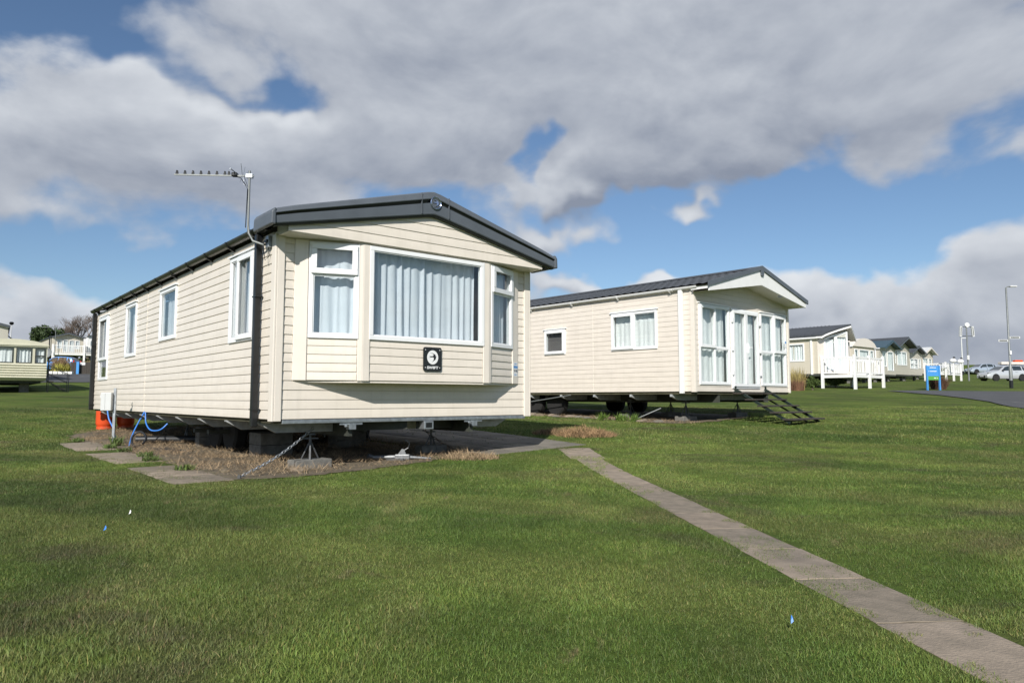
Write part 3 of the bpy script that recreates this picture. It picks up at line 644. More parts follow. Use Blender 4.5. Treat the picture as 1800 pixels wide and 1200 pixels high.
# ground chains
def chain(a, b, label, m='rust', n=None):
    a = Vector(a); b = Vector(b); d = (b - a); ln = d.length; n = n or int(ln / .052); t = thing('tie_down_chain', a, 0, label, 'chain', 'tie-down chains of the near caravan')
    q = d.to_track_quat('X', 'Z').to_matrix().to_4x4(); base = None
    for i in range(n):
        if i < 2:
            pts = [(.026 * math.cos(x) * 1.15, .014 * math.sin(x), 0) for x in [2 * math.pi * k / 10 for k in range(11)]]
            o = MB().tube(pts, .0055, 6).build('link', m, t, smooth=60); 
            if i == 0: base = o.data
        else: o = bpy.data.objects.new('link', base); COL.objects.link(o); o.parent = t
        o.matrix_local = Matrix.Translation(d * ((i + .5) / n) + Vector((0, 0, -.05 * math.sin(math.pi * (i + .5) / n)))) @ q @ Matrix.Rotation(math.pi / 2 * (i % 2), 4, 'X')
    MB().bar((0, 0, -.1), (0, 0, .02), .03).build('ground_anchor', 'steel', t)
    return t
chain(c1(-.43, -.27, .02), c1(.60, .28, .47), 'rusty tie-down chain running from the straw up to the front left of the chassis', 'galv')
chain(c1(3.0, .55, .02), c1(2.68, 1.4, .46), 'dark tie-down chain beside the front right jack')
# detached galvanised hitch lying on the ground
q = c1(1.85, .36); hz = thing('tow_hitch', (q.x, q.y, .03), TH - .62, 'detached galvanised tow hitch lying on the straw under the caravan front', 'tow hitch')
MB().tube([(-.42, 0, .03), (-.08, 0, .035)], .026, 10).build('shaft', 'hitch', hz, smooth=40); MB().tube([(-.44, -.02, .05), (-.36, .02, .02)], .034, 8).build('end_socket', 'steel', hz, smooth=40)
MB().box(-.10, .09, -.05, .05, 0, .07).build('coupling_body', 'hitch', hz, bevel=.012); MB().tube([(.08, 0, .03), (.24, .01, .02), (.36, .02, .012)], .024, 10, .012).build('nose', 'hitch', hz, smooth=40)
MB().prism([(-.06, .07), (.04, .07), (.02, .13), (-.01, .14)], 'y', -.02, .02).build('lock_plate', 'hitch', hz); MB().tube([(.02, 0, .12), (.07, 0, .15), (.085, 0, .21), (.05, 0, .24), (.03, 0, .245)], .008, 8).build('handle', 'hitch', hz, smooth=60)
MB().bar((-.2, -.03, .005), (.02, -.10, .01), .03, .02).build('stop_bar', 'steel', hz)
# folding steps stored under the floor
q = c1(2.75, 3.9); fs_ = thing('metal_trestle', (q.x, q.y, G(q.x, q.y)), TH - .3, 'small white metal trestle lying in the shade under the near caravan', 'trestle')
MB().bar((-.3, 0, .30), (.3, 0, .27), .05, .02).build('top_bar', 'white', fs_); MB().bar((.05, 0, .30), (.30, -.05, .20), .03).build('brace', 'white', fs_); MB().bar((.31, -.02, .36), (.31, -.02, .02), .035).build('leg', 'white', fs_); MB().bar((-.28, 0, .28), (-.28, .1, .02), .03).build('leg', 'white', fs_)
# aerial on the front corner
q = c1(-.06, .16); ae = thing('tv_aerial', (q.x, q.y, 2.56), TH, 'grey television aerial on a bent mast at the caravan corner', 'aerial')
MB().tube([(.05, .0, -.03), (-.02, .05, -.035), (-.10, .14, .01), (-.135, .19, .10), (-.14, .20, .20), (-.14, .20, .82)], .0135, 10).build('mast', 'pole', ae, smooth=60)
brk = MB().box(-.00, .07, -.055, .03, -.075, .055).build('mast_bracket', 'galv', ae, bevel=.004); MB().box(-.02, .0, -.05, .02, -.02, .01).build('clamp', 'black', brk)
Bm = Matrix.Translation((-.14, .20, .76)) @ Matrix.Rotation(R(180 - 39.67 - 1.0), 4, 'Z') @ Matrix.Rotation(R(-1.5), 4, 'Y')
MB(Bm).box(-.05, .86, -.008, .008, -.008, .008).build('boom', 'pole', ae)
MB(Bm).box(-.04, .035, -.022, .022, -.022, .022).build('boom_clamp', 'galv', ae)
for i in range(8):
    x = .83 - i * .0915 if i < 7 else .235
    h = MB(Bm).prism([(x - .014, .009), (x + .014, .009), (x + .005, .050), (x - .005, .050)], 'y', -.012, .012).build('element_holder', 'black', ae)
    MB(Bm).tube([(x, -.022, .040), (x, .022, .040)], .003, 6).build('director', 'black', h)
dpb = MB(Bm).box(.135, .20, -.03, .03, -.012, .035).build('dipole_box', 'black', ae, bevel=.01); MB(Bm).tube([(.165, -.14, .04), (.165, .14, .04)], .006, 6).build('dipole', 'galv', dpb)
for sz in (1, -1):
    for k in (-1, 0, 1): MB(Bm).tube([(.07 - .0, k * .03, 0), (.055, k * .12, sz * .105)], .0028, 5).build('reflector_rod', 'galv', ae)
MB(Bm).tube([(.15, .01, -.012), (.09, .02, -.03), (.03, .02, -.11), (.005, .02, -.16), (.004, .022, -.5), (.004, .022, -.60)], .005, 6).build('coax_cable', 'black', ae, smooth=60)
MB().tube([(.02, -.01, -.06), (.03, -.012, -.17), (-.01, .0, -.22), (-.02, .02, -.12), (-.02, .03, -.02)], .005, 6).build('coax_cable', 'black', ae, smooth=60)
# meter post, hoses, pipe, gas bottles
q = c1(-.417, 6.35); gz = G(q.x, q.y); mp_ = thing('meter_post', (q.x, q.y, gz), TH - .55, 'grey electric hook-up box on a steel post by the caravan wall', 'meter box')
MB().box(.075, .115, -.02, .02, -.1, .97).build('post', 'galv', mp_); bx_ = MB().box(-.10, .07, -.10, .05, .585, .89).build('meter_box', 'meter', mp_, bevel=.008)
MB().box(-.03, -.027, -.1012, -.09, .60, .875).build('lid_seam', 'steel', bx_); MB().box(-.102, -.099, -.06, .0, .75, .79).build('warning_label', 'sgblue', bx_); MB().box(-.125, -.10, -.05, .01, .80, .86).build('socket', 'lightgrey', bx_); MB().box(-.11, -.10, -.055, .02, .61, .72).build('rating_plate', 'lightgrey', bx_)
def hose(name, pts, r, m, label, cat='hose', sub=6):
    P = [Vector(p) for p in pts]; out = []
    for i in range(len(P) - 1):
        p0, p1, p2, p3 = P[max(i - 1, 0)], P[i], P[i + 1], P[min(i + 2, len(P) - 1)]
        for k in range(sub):
            t = k / sub; out.append(.5 * ((2 * p1) + (p2 - p0) * t + (2 * p0 - 5 * p1 + 4 * p2 - p3) * t * t + (3 * p1 - p0 - 3 * p2 + p3) * t ** 3))
    out.append(P[-1]); return tag(MB().tube(out, r, 8).build(name, m, smooth=60), label, cat)
hose('blue_hose', [c1(-.40, 6.55, .60), c1(-.38, 6.5, .45), c1(-.33, 6.4, .30), c1(-.30, 6.3, .10), c1(-.30, 6.2, .0)], .012, 'hose', 'bright blue water hose hanging straight down from the grey meter box')
hose('blue_hose', [c1(-.2, 5.75, .02), c1(-.15, 5.7, .25), c1(-.02, 5.65, .56), c1(.0, 5.62, .57), c1(.0, 5.55, .40), c1(.02, 5.3, .29), c1(.1, 5.05, .30), c1(.2, 5.0, .40)], .012, 'hose', 'bright blue water hose looping below the caravan wall')
hose('drain_pipe', [c1(.0, 6.2, .10), c1(.35, 6.0, .10), c1(.9, 5.5, .10), c1(1.5, 5.0, .11)], .058, 'darkhose', 'thick black drain pipe lying under the near caravan', 'pipe')
hose('black_hose', [c1(-.28, 5.2, .02), c1(-.10, 5.35, .05), c1(.0, 5.5, .16), c1(-.05, 5.65, .25), c1(-.15, 5.7, .2), c1(-.2, 5.55, .07), c1(-.15, 5.2, .02), c1(.1, 4.4, .015), c1(.25, 3.8, .015)], .018, 'darkhose', 'thin black hose coiled once beside the drain pipe')
for k, (u, v) in enumerate(((.30, 10.62), (.72, 10.66))):
    q = c1(u, v); t = thing('gas_bottle', (q.x, q.y, G(q.x, q.y)), 0, ['tall orange gas bottle at the rear corner, lit by the sun', 'tall orange gas bottle in the shade behind the caravan floor'][k], 'gas bottle', 'orange gas bottles')
    MB().lathe([(.17, .0), (.17, .06), (.155, .065), (.17, .08), (.185, .13), (.185, 1.05), (.16, 1.14), (.08, 1.2)], 24).build('cylinder', 'orange', t, smooth=40)
    MB().lathe([(.10, 1.19), (.11, 1.32), (.10, 1.32), (.09, 1.2)], 16).build('collar', 'orange', t, smooth=40); MB().tube([(0, 0, 1.18), (0, 0, 1.28)], .02).build('valve', 'galv', t)

# ------------------------------------------------------------------ the second caravan
T2 = R(42.5); W2, L2 = 3.90, 10.6; B0, B1 = .945, 2.965
C2 = Vector((3.575, 14.0, 0)); U2 = Vector((math.cos(T2), math.sin(T2), 0)); V2 = Vector((-math.sin(T2), math.cos(T2), 0))
def c2(u, v, z=0.0): p = C2 + U2 * u + V2 * v; return Vector((p.x, p.y, z))
car2 = thing('static_caravan', C2, T2, 'pale cream static caravan with white canopy gable, patio doors and front steps', 'caravan', 'static caravans on the park')
YL = rot(-math.pi / 2, (0, L2, 0)); YR = rot(math.pi / 2, (W2, 0, 0)); YB = rot(math.pi, (W2, L2, 0))
o2 = [(L2 - 2.07, L2 - .86, 1.83, 2.64), (L2 - 4.12, L2 - 3.44, 1.83, 2.42), (L2 - 8, L2 - 7, 1.8, 2.6)]
w = backing(car2, YL, 0, L2, B0, B1 + .02, o2)
clad(w, YL, .07, L2 - .07, B0, B1 + .03, .101, o2, 'siding2', lip=.0085)
of = [(.16, 1.30, 1.085, 2.70), (1.36, 2.50, 1.02, 2.70), (2.58, 3.74, 1.085, 2.70)]
w = backing(car2, XF, 0, W2, B0, B1 + .02, of)
clad(w, XF, .06, W2 - .06, B0, B1 + .66, .101, of, 'siding2', lambda z: (.06, W2 - .06) if z < B1 + .02 else ((z - B1 - .02) / .25 + .06, W2 - .06 - (z - B1 - .02) / .25), lip=.0085)
MB().prism([(0, B1 + .021), (W2, B1 + .021), (W2 / 2, B1 + .50)], 'y', .001, .04).build('gable', 'trim', car2)
w = backing(car2, YR, 0, L2, B0, B1 + .02, []); clad(w, YR, .06, L2 - .06, B0, B1, .101, [], 'siding2', lip=.0085)
w = backing(car2, YB, .002, W2 - .002, B0, B1 + .02, []); clad(w, YB, .06, W2 - .06, B0, B1, .101, [], 'siding2', lip=.0085)
for X, s in ((XF, 0), (XF, W2 - .06)): MB(X).box(s, s + .058, -.022, 0, B0 - .01, B1 + .0).build('corner_trim', 'trim', car2, bevel=.005)
MB(YL).box(L2 - .068, L2 + .021, -.02, 0, B0 - .011, B1).build('corner_trim', 'trim', car2, bevel=.005); MB(YL).box(0, .068, -.02, 0, B0 - .01, B1).build('corner_trim', 'trim', car2, bevel=.005)
MB(YR).box(-.021, .058, -.02, 0, B0 - .011, B1).build('corner_trim', 'trim', car2, bevel=.005)
window(car2, YL, *o2[0], [(0, .5, 0, 1, 1), (.5, 1, 0, 1, 0)], 'curtain_w', cseed=41, drip=True)
window(car2, YL, *o2[1], [(0, 1, 0, 1, 1)], 'blind', cseed=42, drip=True)
window(car2, YL, *o2[2], [(0, 1, 0, 1, 0)], 'curtain_w', cseed=43)
q4 = [(0, .5, 0, .46, 0), (.5, 1, 0, .46, 0), (0, .5, .46, 1, 1), (.5, 1, .46, 1, 0)]
window(car2, XF, *of[0], q4, 'curtain_w', cseed=44, drip=True); r4 = [(0, .5, 0, .46, 0), (.5, 1, 0, .46, 0), (0, .5, .46, 1, 0), (.5, 1, .46, 1, 1)]
wq = window(car2, XF, *of[2], r4, 'curtain_w', cseed=45, drip=True)
MB().box(3.60, 3.69, -.062, -.058, 1.98, 2.13).build('notice', 'signwhite', wq); MB().box(3.61, 3.68, -.064, -.0625, 2.07, 2.11).build('notice_band', 'stblue', wq)
dr = window(car2, XF, *of[1], [(0, .5, 0, 1, 1), (.5, 1, 0, 1, 1)], 'curtain_w', fw=.065, cseed=46, name='patio_door', label='white double patio door with glass panes')
MB().box(1.95, 1.975, -.085, -.055, 1.78, 1.98).build('handle_plate', 'upvc', dr); MB().box(1.965, 2.08, -.105, -.086, 1.885, 1.91).build('handle', 'upvc', dr)
for z in (1.3, 1.8, 2.4):
    for x in (1.345, 2.502): MB().box(x, x + .03, -.07, -.031, z, z + .09).build('hinge', 'upvc', dr)
MB().box(.03, W2 - .03, .03, L2 - .03, B0 - .05, B0 - .002).build('floor', 'ply', car2); MB().box(.05, W2 - .05, 3.0, 3.04, B0, B1).build('partition', 'trim', car2)
for v in (2.61, 6.2): MB(YL).box(L2 - v - .005, L2 - v + .005, -.0095, -.0, B0, B1 + .02).build('panel_joint', 'trim', car2)
MB(XL).box(CL - 5.72, CL - 5.714, -.0135, 0, Z0, Z1 + .03).build('panel_joint', 'trim', car1)
# canopy roof of the second caravan
OV = .42; ER = B1 + .065; AP = B1 + .60
pantile_roof(car2, -.10, W2 + .10, W2 / 2, -OV + .02, L2 + .1, ER, AP, 'rooft', .20, .34)
MB().prism([(-.07, B1 - .08), (-.07, ER - .03), (W2 / 2, AP - .035), (W2 + .07, ER - .03), (W2 + .07, B1 - .08), (W2 / 2, B1 + .235)], 'y', -OV, -OV + .03).build('canopy_fascia', 'white', car2)
MB().add([(-.07, -OV + .031, B1 - .07), (W2 / 2, -OV + .031, B1 + .245), (W2 + .07, -OV + .031, B1 - .07), (-.07, -.001, B1 - .07), (W2 / 2, -.001, B1 + .245), (W2 + .07, -.001, B1 - .07)], [(0, 1, 4, 3), (1, 2, 5, 4)]).build('soffit', 'trim', car2, fix=False)
MB(Matrix.Translation((2.9, -.33, B1 + .09)) @ Matrix.Rotation(.165, 4, 'Y')).lathe([(.05, .0), (.05, .018), (.03, .02)], 14).build('canopy_light', 'chrome', car2)
for a, b in (((-.13, ER - .005), (W2 / 2, AP + .015)), ((W2 / 2, AP + .015), (W2 + .13, ER - .005))):
    MB().prism([(a[0], a[1] - .055), (b[0], b[1] - .055), (b[0], b[1] + .035), (a[0], a[1] + .035)], 'y', -OV - .03, -OV - .001).build('verge_trim', 'fascia', car2)
MB().prism([(W2 / 2 - .07, AP - .03), (W2 / 2 + .07, AP - .03), (W2 / 2 + .045, AP - .17), (W2 / 2 - .045, AP - .17)], 'y', -OV - .034, -OV - .002).build('ridge_finial', 'fascia', car2)
for s_ in (0, 1): MB().box(-.07 + s_ * (W2 + .11), -.04 + s_ * (W2 + .11), -OV + .031, -.001, B1 - .03, ER - .03).build('canopy_cheek', 'white', car2)
gutter(car2, Matrix.Translation((-.012, 0, 0)) @ YL, -.05, L2 + .14, ER - .02, 'white', 'white', 1.35, r=.05)
MB(YL).box(L2 - .30, L2 - .215, -.09, -.015, B0 - .04, ER - .07).build('downpipe', 'white', car2, bevel=.01)
for i in range(10):
    v = .55 + 1.02 * i; MB().prism([(.02, B0 - .052), (.02, B0 - .10), (.26, B0 - .17), (W2 - .26, B0 - .17), (W2 - .02, B0 - .10), (W2 - .02, B0 - .052)], 'y', v, v + .05).build('outrigger', 'galvpaint', car2)
for u in (.95, 2.95): MB().box(u - .03, u + .03, .05, L2 - .1, B0 - .22, B0 - .051).build('chassis_rail', 'chassis', car2)
for v in (4.1, 4.85): 
    zg = G(*c2(.4, v).xy)
    for u in (.4, W2 - .4): wheel(car2, Matrix.Translation((u, v, zg + .30)) @ Matrix.Rotation(math.pi / 2, 4, 'Y'), r=.30)
for (u, v, w_) in ((.80, .75, 'front left corner'), (.85, 2.25, 'middle of the long wall'), (2.95, .8, 'front right corner'), (1.9, 1.9, 'centre of the floor')):
    q = c2(u, v); zg = G(q.x, q.y); block(q, T2, .5, .22, .10, 'dark block carrying a jack under the second caravan, ' + w_); jack((q.x, q.y, zg + .105), B0 - .16 - zg - .105, 0, 'thin steel jack under the second caravan, ' + w_)
q = c2(-.1, .75); hose('steel_prop', [c2(-.18, 1.45, G(*c2(-.18, 1.45).xy)), c2(.2, .95, G(*c2(.2, .95).xy) + .28)], .012, 'pole', 'thin steel prop leaning out from under the second caravan', 'prop', 1)
hose('steel_prop', [c2(.0, 3.3, B0 - .06), c2(.0, 5.6, B0 - .33)], .012, 'pole', 'long thin steel rod hanging below the floor of the second caravan', 'prop', 1)
# steps to the patio door
q = c2(1.93, -.10); zg = G(*c2(1.93, -1.2).xy); stp = thing('entrance_steps', (q.x, q.y, zg), T2, 'dark open-tread metal steps up to the patio door', 'steps')
hh = B0 - zg; run = 1.18; hw = .62
for s_ in (-1, 1):
    MB().bar((s_ * hw, 0, hh + .06), (s_ * hw, -run, .02), .035, .05).build('stringer', 'darkmetal', stp); MB().bar((s_ * hw, -.02, hh - .05), (s_ * hw, -.02, hh + .12), .03).build('hook', 'darkmetal', stp)
    MB().bar((s_ * hw * .55, -.08, hh - .08), (s_ * hw * .55, -run * .9, .02), .025, .03).build('stringer', 'darkmetal', stp)
for i in range(5):
    f = i / 4; y = -.10 - f * (run - .12); z = hh - .045 - f * (hh - .12); MB().box(-hw - .05, hw + .05, y - .12, y + .12, z, z + .03).build('tread', 'tread', stp, bevel=.005)

# ------------------------------------------------------------------ paving
def slab_mesh(sx, sy, t=.05, seed=0):
    rd = random.Random(seed); n = 5; top = []
    xs_ = [-sx / 2 + sx * k / n for k in range(n + 1)]; ys_ = [-sy / 2 + sy * k / n for k in range(n + 1)]
    ed = [(x + rd.uniform(-.004, .004), ys_[0] + rd.uniform(-.006, .006)) for x in xs_[:-1]] + [(xs_[-1] + rd.uniform(-.006, .006), y) for y in ys_[:-1]] + [(x, ys_[-1] + rd.uniform(-.006, .006)) for x in xs_[:0:-1]] + [(xs_[0] + rd.uniform(-.006, .006), y) for y in ys_[:0:-1]]
    inner = [(x * .985, y * .993) for x, y in ed]; k = len(ed)
    vs = [(x, y, -t) for x, y in ed] + [(x, y, -.0022) for x, y in ed] + [(x, y, rd.uniform(-.0015, .0015)) for x, y in inner]
    fs = [(i, (i + 1) % k, k + (i + 1) % k, k + i) for i in range(k)] + [(k + i, k + (i + 1) % k, 2 * k + (i + 1) % k, 2 * k + i) for i in range(k)] + [tuple(range(2 * k, 3 * k))]
    return MB().add(vs, fs)
path = bpy.data.objects.new('path', None); COL.objects.link(path); tag(path, 'narrow path of worn concrete slabs crossing the lawn', kind='structure')
slab_polys = []
pa = Vector((.90, 10.5)); pb = Vector((1.875, -2.6)); pd = (pb - pa).normalized(); ang = math.atan2(pd.y, pd.x) - math.pi / 2; L_ = (pb - pa).length; k = 0; d = 0.0
def put_slab(par, x, y, sx, sy, rz, i, dz, tilt=.006, m='slab'):
    o = slab_mesh(sx, sy, seed=i).build('slab', m if m != 'slab' else random.choice(['slab', 'slab_b', 'slab_c']), par, smooth=30); e_ = .3; nrm = Vector((-(G(x + e_, y) - G(x - e_, y)) / (2 * e_), -(G(x, y + e_) - G(x, y - e_)) / (2 * e_), 1)).normalized()
    o.matrix_local = Matrix.Translation((x, y, G(x, y) + dz)) @ Vector((0, 0, 1)).rotation_difference(nrm).to_matrix().to_4x4() @ Matrix.Rotation(rz, 4, 'Z') @ Matrix.Rotation(random.uniform(-tilt, tilt), 4, 'X') @ Matrix.Rotation(random.uniform(-tilt, tilt), 4, 'Y')
    c, s = math.cos(rz), math.sin(rz); slab_polys.append([(x + c * a - s * b, y + s * a + c * b) for a, b in ((-sx / 2 + .006, -sy / 2 - .009), (sx / 2 - .006, -sy / 2 - .009), (sx / 2 - .006, sy / 2 + .009), (-sx / 2 + .006, sy / 2 + .009))]); return o
while d < L_:
    ln = random.uniform(.58, .64); p = pa + pd * (d + ln / 2); wd = .330 + random.uniform(-.012, .012)
    if d < .7: wd = .46
    put_slab(path, p.x, p.y, wd, ln - .011, ang + random.uniform(-.012, .012), 100 + k, .0035, .0015); d += ln; k += 1
bq = [Vector((-pd.y, pd.x)) * s_ for s_ in (-.165, .165)]; bed = []
for k in range(41):
    for w_ in bq: p = pa + pd * (L_ * k / 40) + w_; bed.append((p.x, p.y, G(p.x, p.y) + .0012))
MB().add(bed, [(2 * k, 2 * k + 1, 2 * k + 3, 2 * k + 2) for k in range(40)]).build('bedding', 'soil', path, fix=False)
edge = bpy.data.objects.new('paving', None); COL.objects.link(edge); tag(edge, 'strip of old concrete slabs along the near caravan long wall', kind='structure')
for i in range(11):
    p = c1(-.78 + random.uniform(-.02, .02), -.02 + .68 * i)
    if i in (3, 7): continue
    put_slab(edge, p.x, p.y, .56, .66, TH + random.uniform(-.02, .02), 300 + i, .007, .006)
pad = bpy.data.objects.new('hardstanding', None); COL.objects.link(pad); tag(pad, 'concrete hardstanding between the two caravans, partly in shadow', kind='structure')
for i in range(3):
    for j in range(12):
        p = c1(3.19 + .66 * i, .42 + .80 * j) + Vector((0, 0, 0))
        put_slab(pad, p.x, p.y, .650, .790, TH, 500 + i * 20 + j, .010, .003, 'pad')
slab_polys.append([tuple(c1(*q).xy) for q in ((2.87, .03), (4.84, .03), (4.84, 9.6), (2.87, 9.6))])
# soil under the caravans, straw on it
soil1 = [tuple(c1(*q).xy) for q in ((-.50, -.30), (-.2, -.46), (.3, -.42), (.8, -.36), (1.3, -.22), (1.8, -.06), (2.3, .12), (2.75, .30), (3.02, .55), (2.83, 2.0), (2.83, 9.9), (0, 10.2), (-.6, 9.0), (-.75, 7.4), (-.49, 6.0), (-.49, 3.0))]
soil1 = rough(soil1)
drape('soil', soil1, 'soil', .006, .35, 'bare soil under the near caravan')
soil2 = [tuple(c2(*q).xy) for q in ((.1, .35), (-.15, 1.0), (-.1, 2.2), (-.25, 3.2), (-.05, 4.4), (-.2, 5.6), (0, 7), (3.8, 7), (3.8, .9), (2.2, .3))]
soil2 = rough(soil2, .15, .14, 5)
drape('soil', soil2, 'soil', .008, .4, 'bare soil under the second caravan')
# ------------------------------------------------------------------ blades (grass, straw): one mesh each, built with numpy
def blade_mesh(name, x, y, z, h, w, lean, mat_, tint, label, seg2, cat=None, flat=None, az_=None):
    n = len(x); az_ = RNG.uniform(0, 2 * np.pi, n) if az_ is None else az_; la = RNG.uniform(0, 2 * np.pi, n)
    dx_ = np.cos(az_) * w / 2; dy_ = np.sin(az_) * w / 2; tx = np.cos(la) * lean * h; ty = np.sin(la) * lean * h; tz = h * np.sqrt(np.clip(1 - np.minimum(lean, .99) ** 2, .02, 1))
    if seg2:
        P = np.stack([np.stack([x - dx_, y - dy_, z], -1), np.stack([x + dx_, y + dy_, z], -1),
                      np.stack([x + dx_ * .8 + tx * .35, y + dy_ * .8 + ty * .35, z + tz * .55], -1), np.stack([x - dx_ * .8 + tx * .35, y - dy_ * .8 + ty * .35, z + tz * .55], -1),
                      np.stack([x + tx, y + ty, z + tz], -1)], 1).reshape(-1, 3)
        b = np.arange(n)[:, None] * 5; tri = np.concatenate([b + [0, 1, 2], b + [0, 2, 3], b + [3, 2, 4]], 1).reshape(-1, 3); per = 5
    else:
        P = np.stack([np.stack([x - dx_, y - dy_, z], -1), np.stack([x + dx_, y + dy_, z], -1), np.stack([x + tx, y + ty, z + tz], -1)], 1).reshape(-1, 3)
        tri = np.arange(n * 3).reshape(-1, 3); per = 3
    me = bpy.data.meshes.new(name); me.vertices.add(len(P)); me.vertices.foreach_set('co', P.astype(np.float32).ravel())
    me.loops.add(tri.size); me.loops.foreach_set('vertex_index', tri.astype(np.int32).ravel())
    me.polygons.add(len(tri)); me.polygons.foreach_set('loop_start', np.arange(0, tri.size, 3, dtype=np.int32)); me.polygons.foreach_set('loop_total', np.full(len(tri), 3, np.int32))
    a = me.attributes.new('tint', 'FLOAT_COLOR', 'POINT'); c = np.repeat(np.concatenate([tint, np.ones((n, 1))], 1), per, 0); a.data.foreach_set('color', c.astype(np.float32).ravel())
    me.update(); me.materials.append(M[mat_]); o = bpy.data.objects.new(name, me); COL.objects.link(o)
    if label: tag(o, label, cat, kind='stuff')
    return o
def vnoise(x, y, sc, seed):
    r = np.random.default_rng(seed); T = r.random((64, 64)); u = x / sc; v = y / sc; i = np.floor(u).astype(int); j = np.floor(v).astype(int); fu = u - i; fv = v - j
    fu = fu * fu * (3 - 2 * fu); fv = fv * fv * (3 - 2 * fv); g = lambda a, b: T[a % 64, b % 64]
    return (g(i, j) * (1 - fu) + g(i + 1, j) * fu) * (1 - fv) + (g(i, j + 1) * (1 - fu) + g(i + 1, j + 1) * fu) * fv
def scatter(y0, y1, dens):
    a = .88; n = int(a * (y1 ** 2 - y0 ** 2) * dens); y = np.sqrt(RNG.uniform(y0 ** 2, y1 ** 2, n)); x = RNG.uniform(-a, a, n) * y - .2 * RNG.random(n)
    jx = x + (vnoise(x, y, .22, 41) - .5) * .34 + RNG.normal(0, .05, len(x)); jy = y + (vnoise(x, y, .19, 42) - .5) * .34 + RNG.normal(0, .05, len(x)); keep = ~inpoly(jx, jy, soil1) & ~inpoly(jx, jy, soil2)
    cl = (vnoise(x, y, .10, 3) * .5 + vnoise(x, y, .23, 4) * .5 > .52) & (vnoise(x, y, .7, 9) > .46)
    for p in slab_polys:
        c = np.mean(p, 0); near = (abs(x - c[0]) < max(.7, np.ptp(np.array(p)[:, 0]))) & (abs(y - c[1]) < max(.7, np.ptp(np.array(p)[:, 1]))); ix = np.where(near)[0]
        if len(ix):
            jx = x[ix] + (vnoise(x[ix], y[ix], .12, 31) - .5) * .24; q = inpoly(jx, y[ix] + (vnoise(x[ix], y[ix], .10, 32) - .5) * .07, p); keep[ix[q & ~cl[ix]]] = False; keep[ix[q & (RNG.random(len(ix)) < .3)]] = False
    return x[keep], y[keep]
def tints(n, spread=.34):
    b = RNG.uniform(1 - spread, 1 + spread, (n, 1)); t = np.repeat(b, 3, 1); s = RNG.random(n); yel = s > .90
    t[:, 0] *= RNG.uniform(.85, 1.15, n); t[yel] *= np.array([1.75, 1.25, 1.9]); return t
PARTS = []
for (y0, y1, dens, h0, h1, w, seg) in ((1.05, 3.2, 30000, .008, .024, .0020, True), (3.2, 6, 17000, .009, .025, .0027, False), (6, 11, 6500, .010, .027, .0045, False), (11, 24, 1200, .014, .034, .010, False)):
    x, y = scatter(y0, y1, dens); n = len(x); pat = vnoise(x, y, .5, 5) * .6 + vnoise(x, y, .17, 6) * .4
    h = RNG.uniform(h0, h1, n) * (.55 + .95 * pat) * np.where(RNG.random(n) < .03, 2.0, 1.0)
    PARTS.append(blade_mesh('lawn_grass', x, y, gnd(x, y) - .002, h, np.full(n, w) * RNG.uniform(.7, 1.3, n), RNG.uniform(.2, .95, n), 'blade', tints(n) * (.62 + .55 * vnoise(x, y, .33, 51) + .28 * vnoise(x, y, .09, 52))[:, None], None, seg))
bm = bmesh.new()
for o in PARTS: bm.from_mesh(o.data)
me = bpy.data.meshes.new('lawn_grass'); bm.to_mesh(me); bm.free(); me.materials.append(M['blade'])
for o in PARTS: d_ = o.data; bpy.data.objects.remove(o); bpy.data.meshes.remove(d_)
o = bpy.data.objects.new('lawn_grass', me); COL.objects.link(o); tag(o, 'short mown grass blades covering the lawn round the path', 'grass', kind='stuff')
# straw
def poly_points(poly, n):
    p = np.array(poly); a = p.min(0); b = p.max(0); x = RNG.uniform(a[0], b[0], n); y = RNG.uniform(a[1], b[1], n); k = inpoly(x, y, poly); return x[k], y[k]
x, y = poly_points(soil1, 90000); x = x + RNG.normal(0, .09, len(x)); y = y + RNG.normal(0, .09, len(y)); pn = vnoise(x, y, .6, 12) * .6 + vnoise(x, y, .2, 13) * .4 > .40 + .25 * RNG.random(len(x)) - .1; x = x[pn]; y = y[pn]
for (u_, v_, r_) in ((.57, .26, .30), (2.60, .80, .28), (1.85, .32, .26)): q = c1(u_, v_); k_ = np.hypot(x - q.x, y - q.y) > r_ * RNG.uniform(.75, 1.1, len(x)); x = x[k_]; y = y[k_]
n = len(x)
t = np.repeat(RNG.uniform(.30, 1.15, (n, 1)), 3, 1)
blade_mesh('dry_straw', x, y, gnd(x, y) + .006 + .05 * vnoise(x, y, .35, 14), RNG.uniform(.03, .13, n), RNG.uniform(.003, .008, n), RNG.uniform(.7, .99, n), 'straw', t, 'brown dry straw and dead stalks scattered under the near caravan', False, 'straw')
x, y = poly_points([tuple(c2(*q).xy) for q in ((.1, .0), (-.2, 1.0), (-.3, 3.0), (-.1, 5.6), (.5, 5.6), (.6, .2))], 9000); n = len(x)
blade_mesh('dry_straw', x, y, gnd(x, y) + .01, RNG.uniform(.03, .12, n), RNG.uniform(.003, .006, n), RNG.uniform(.7, .99, n), 'straw', np.repeat(RNG.uniform(.5, 1.3, (n, 1)), 3, 1), 'dry straw and rubble along the edge of the second caravan', False, 'straw')
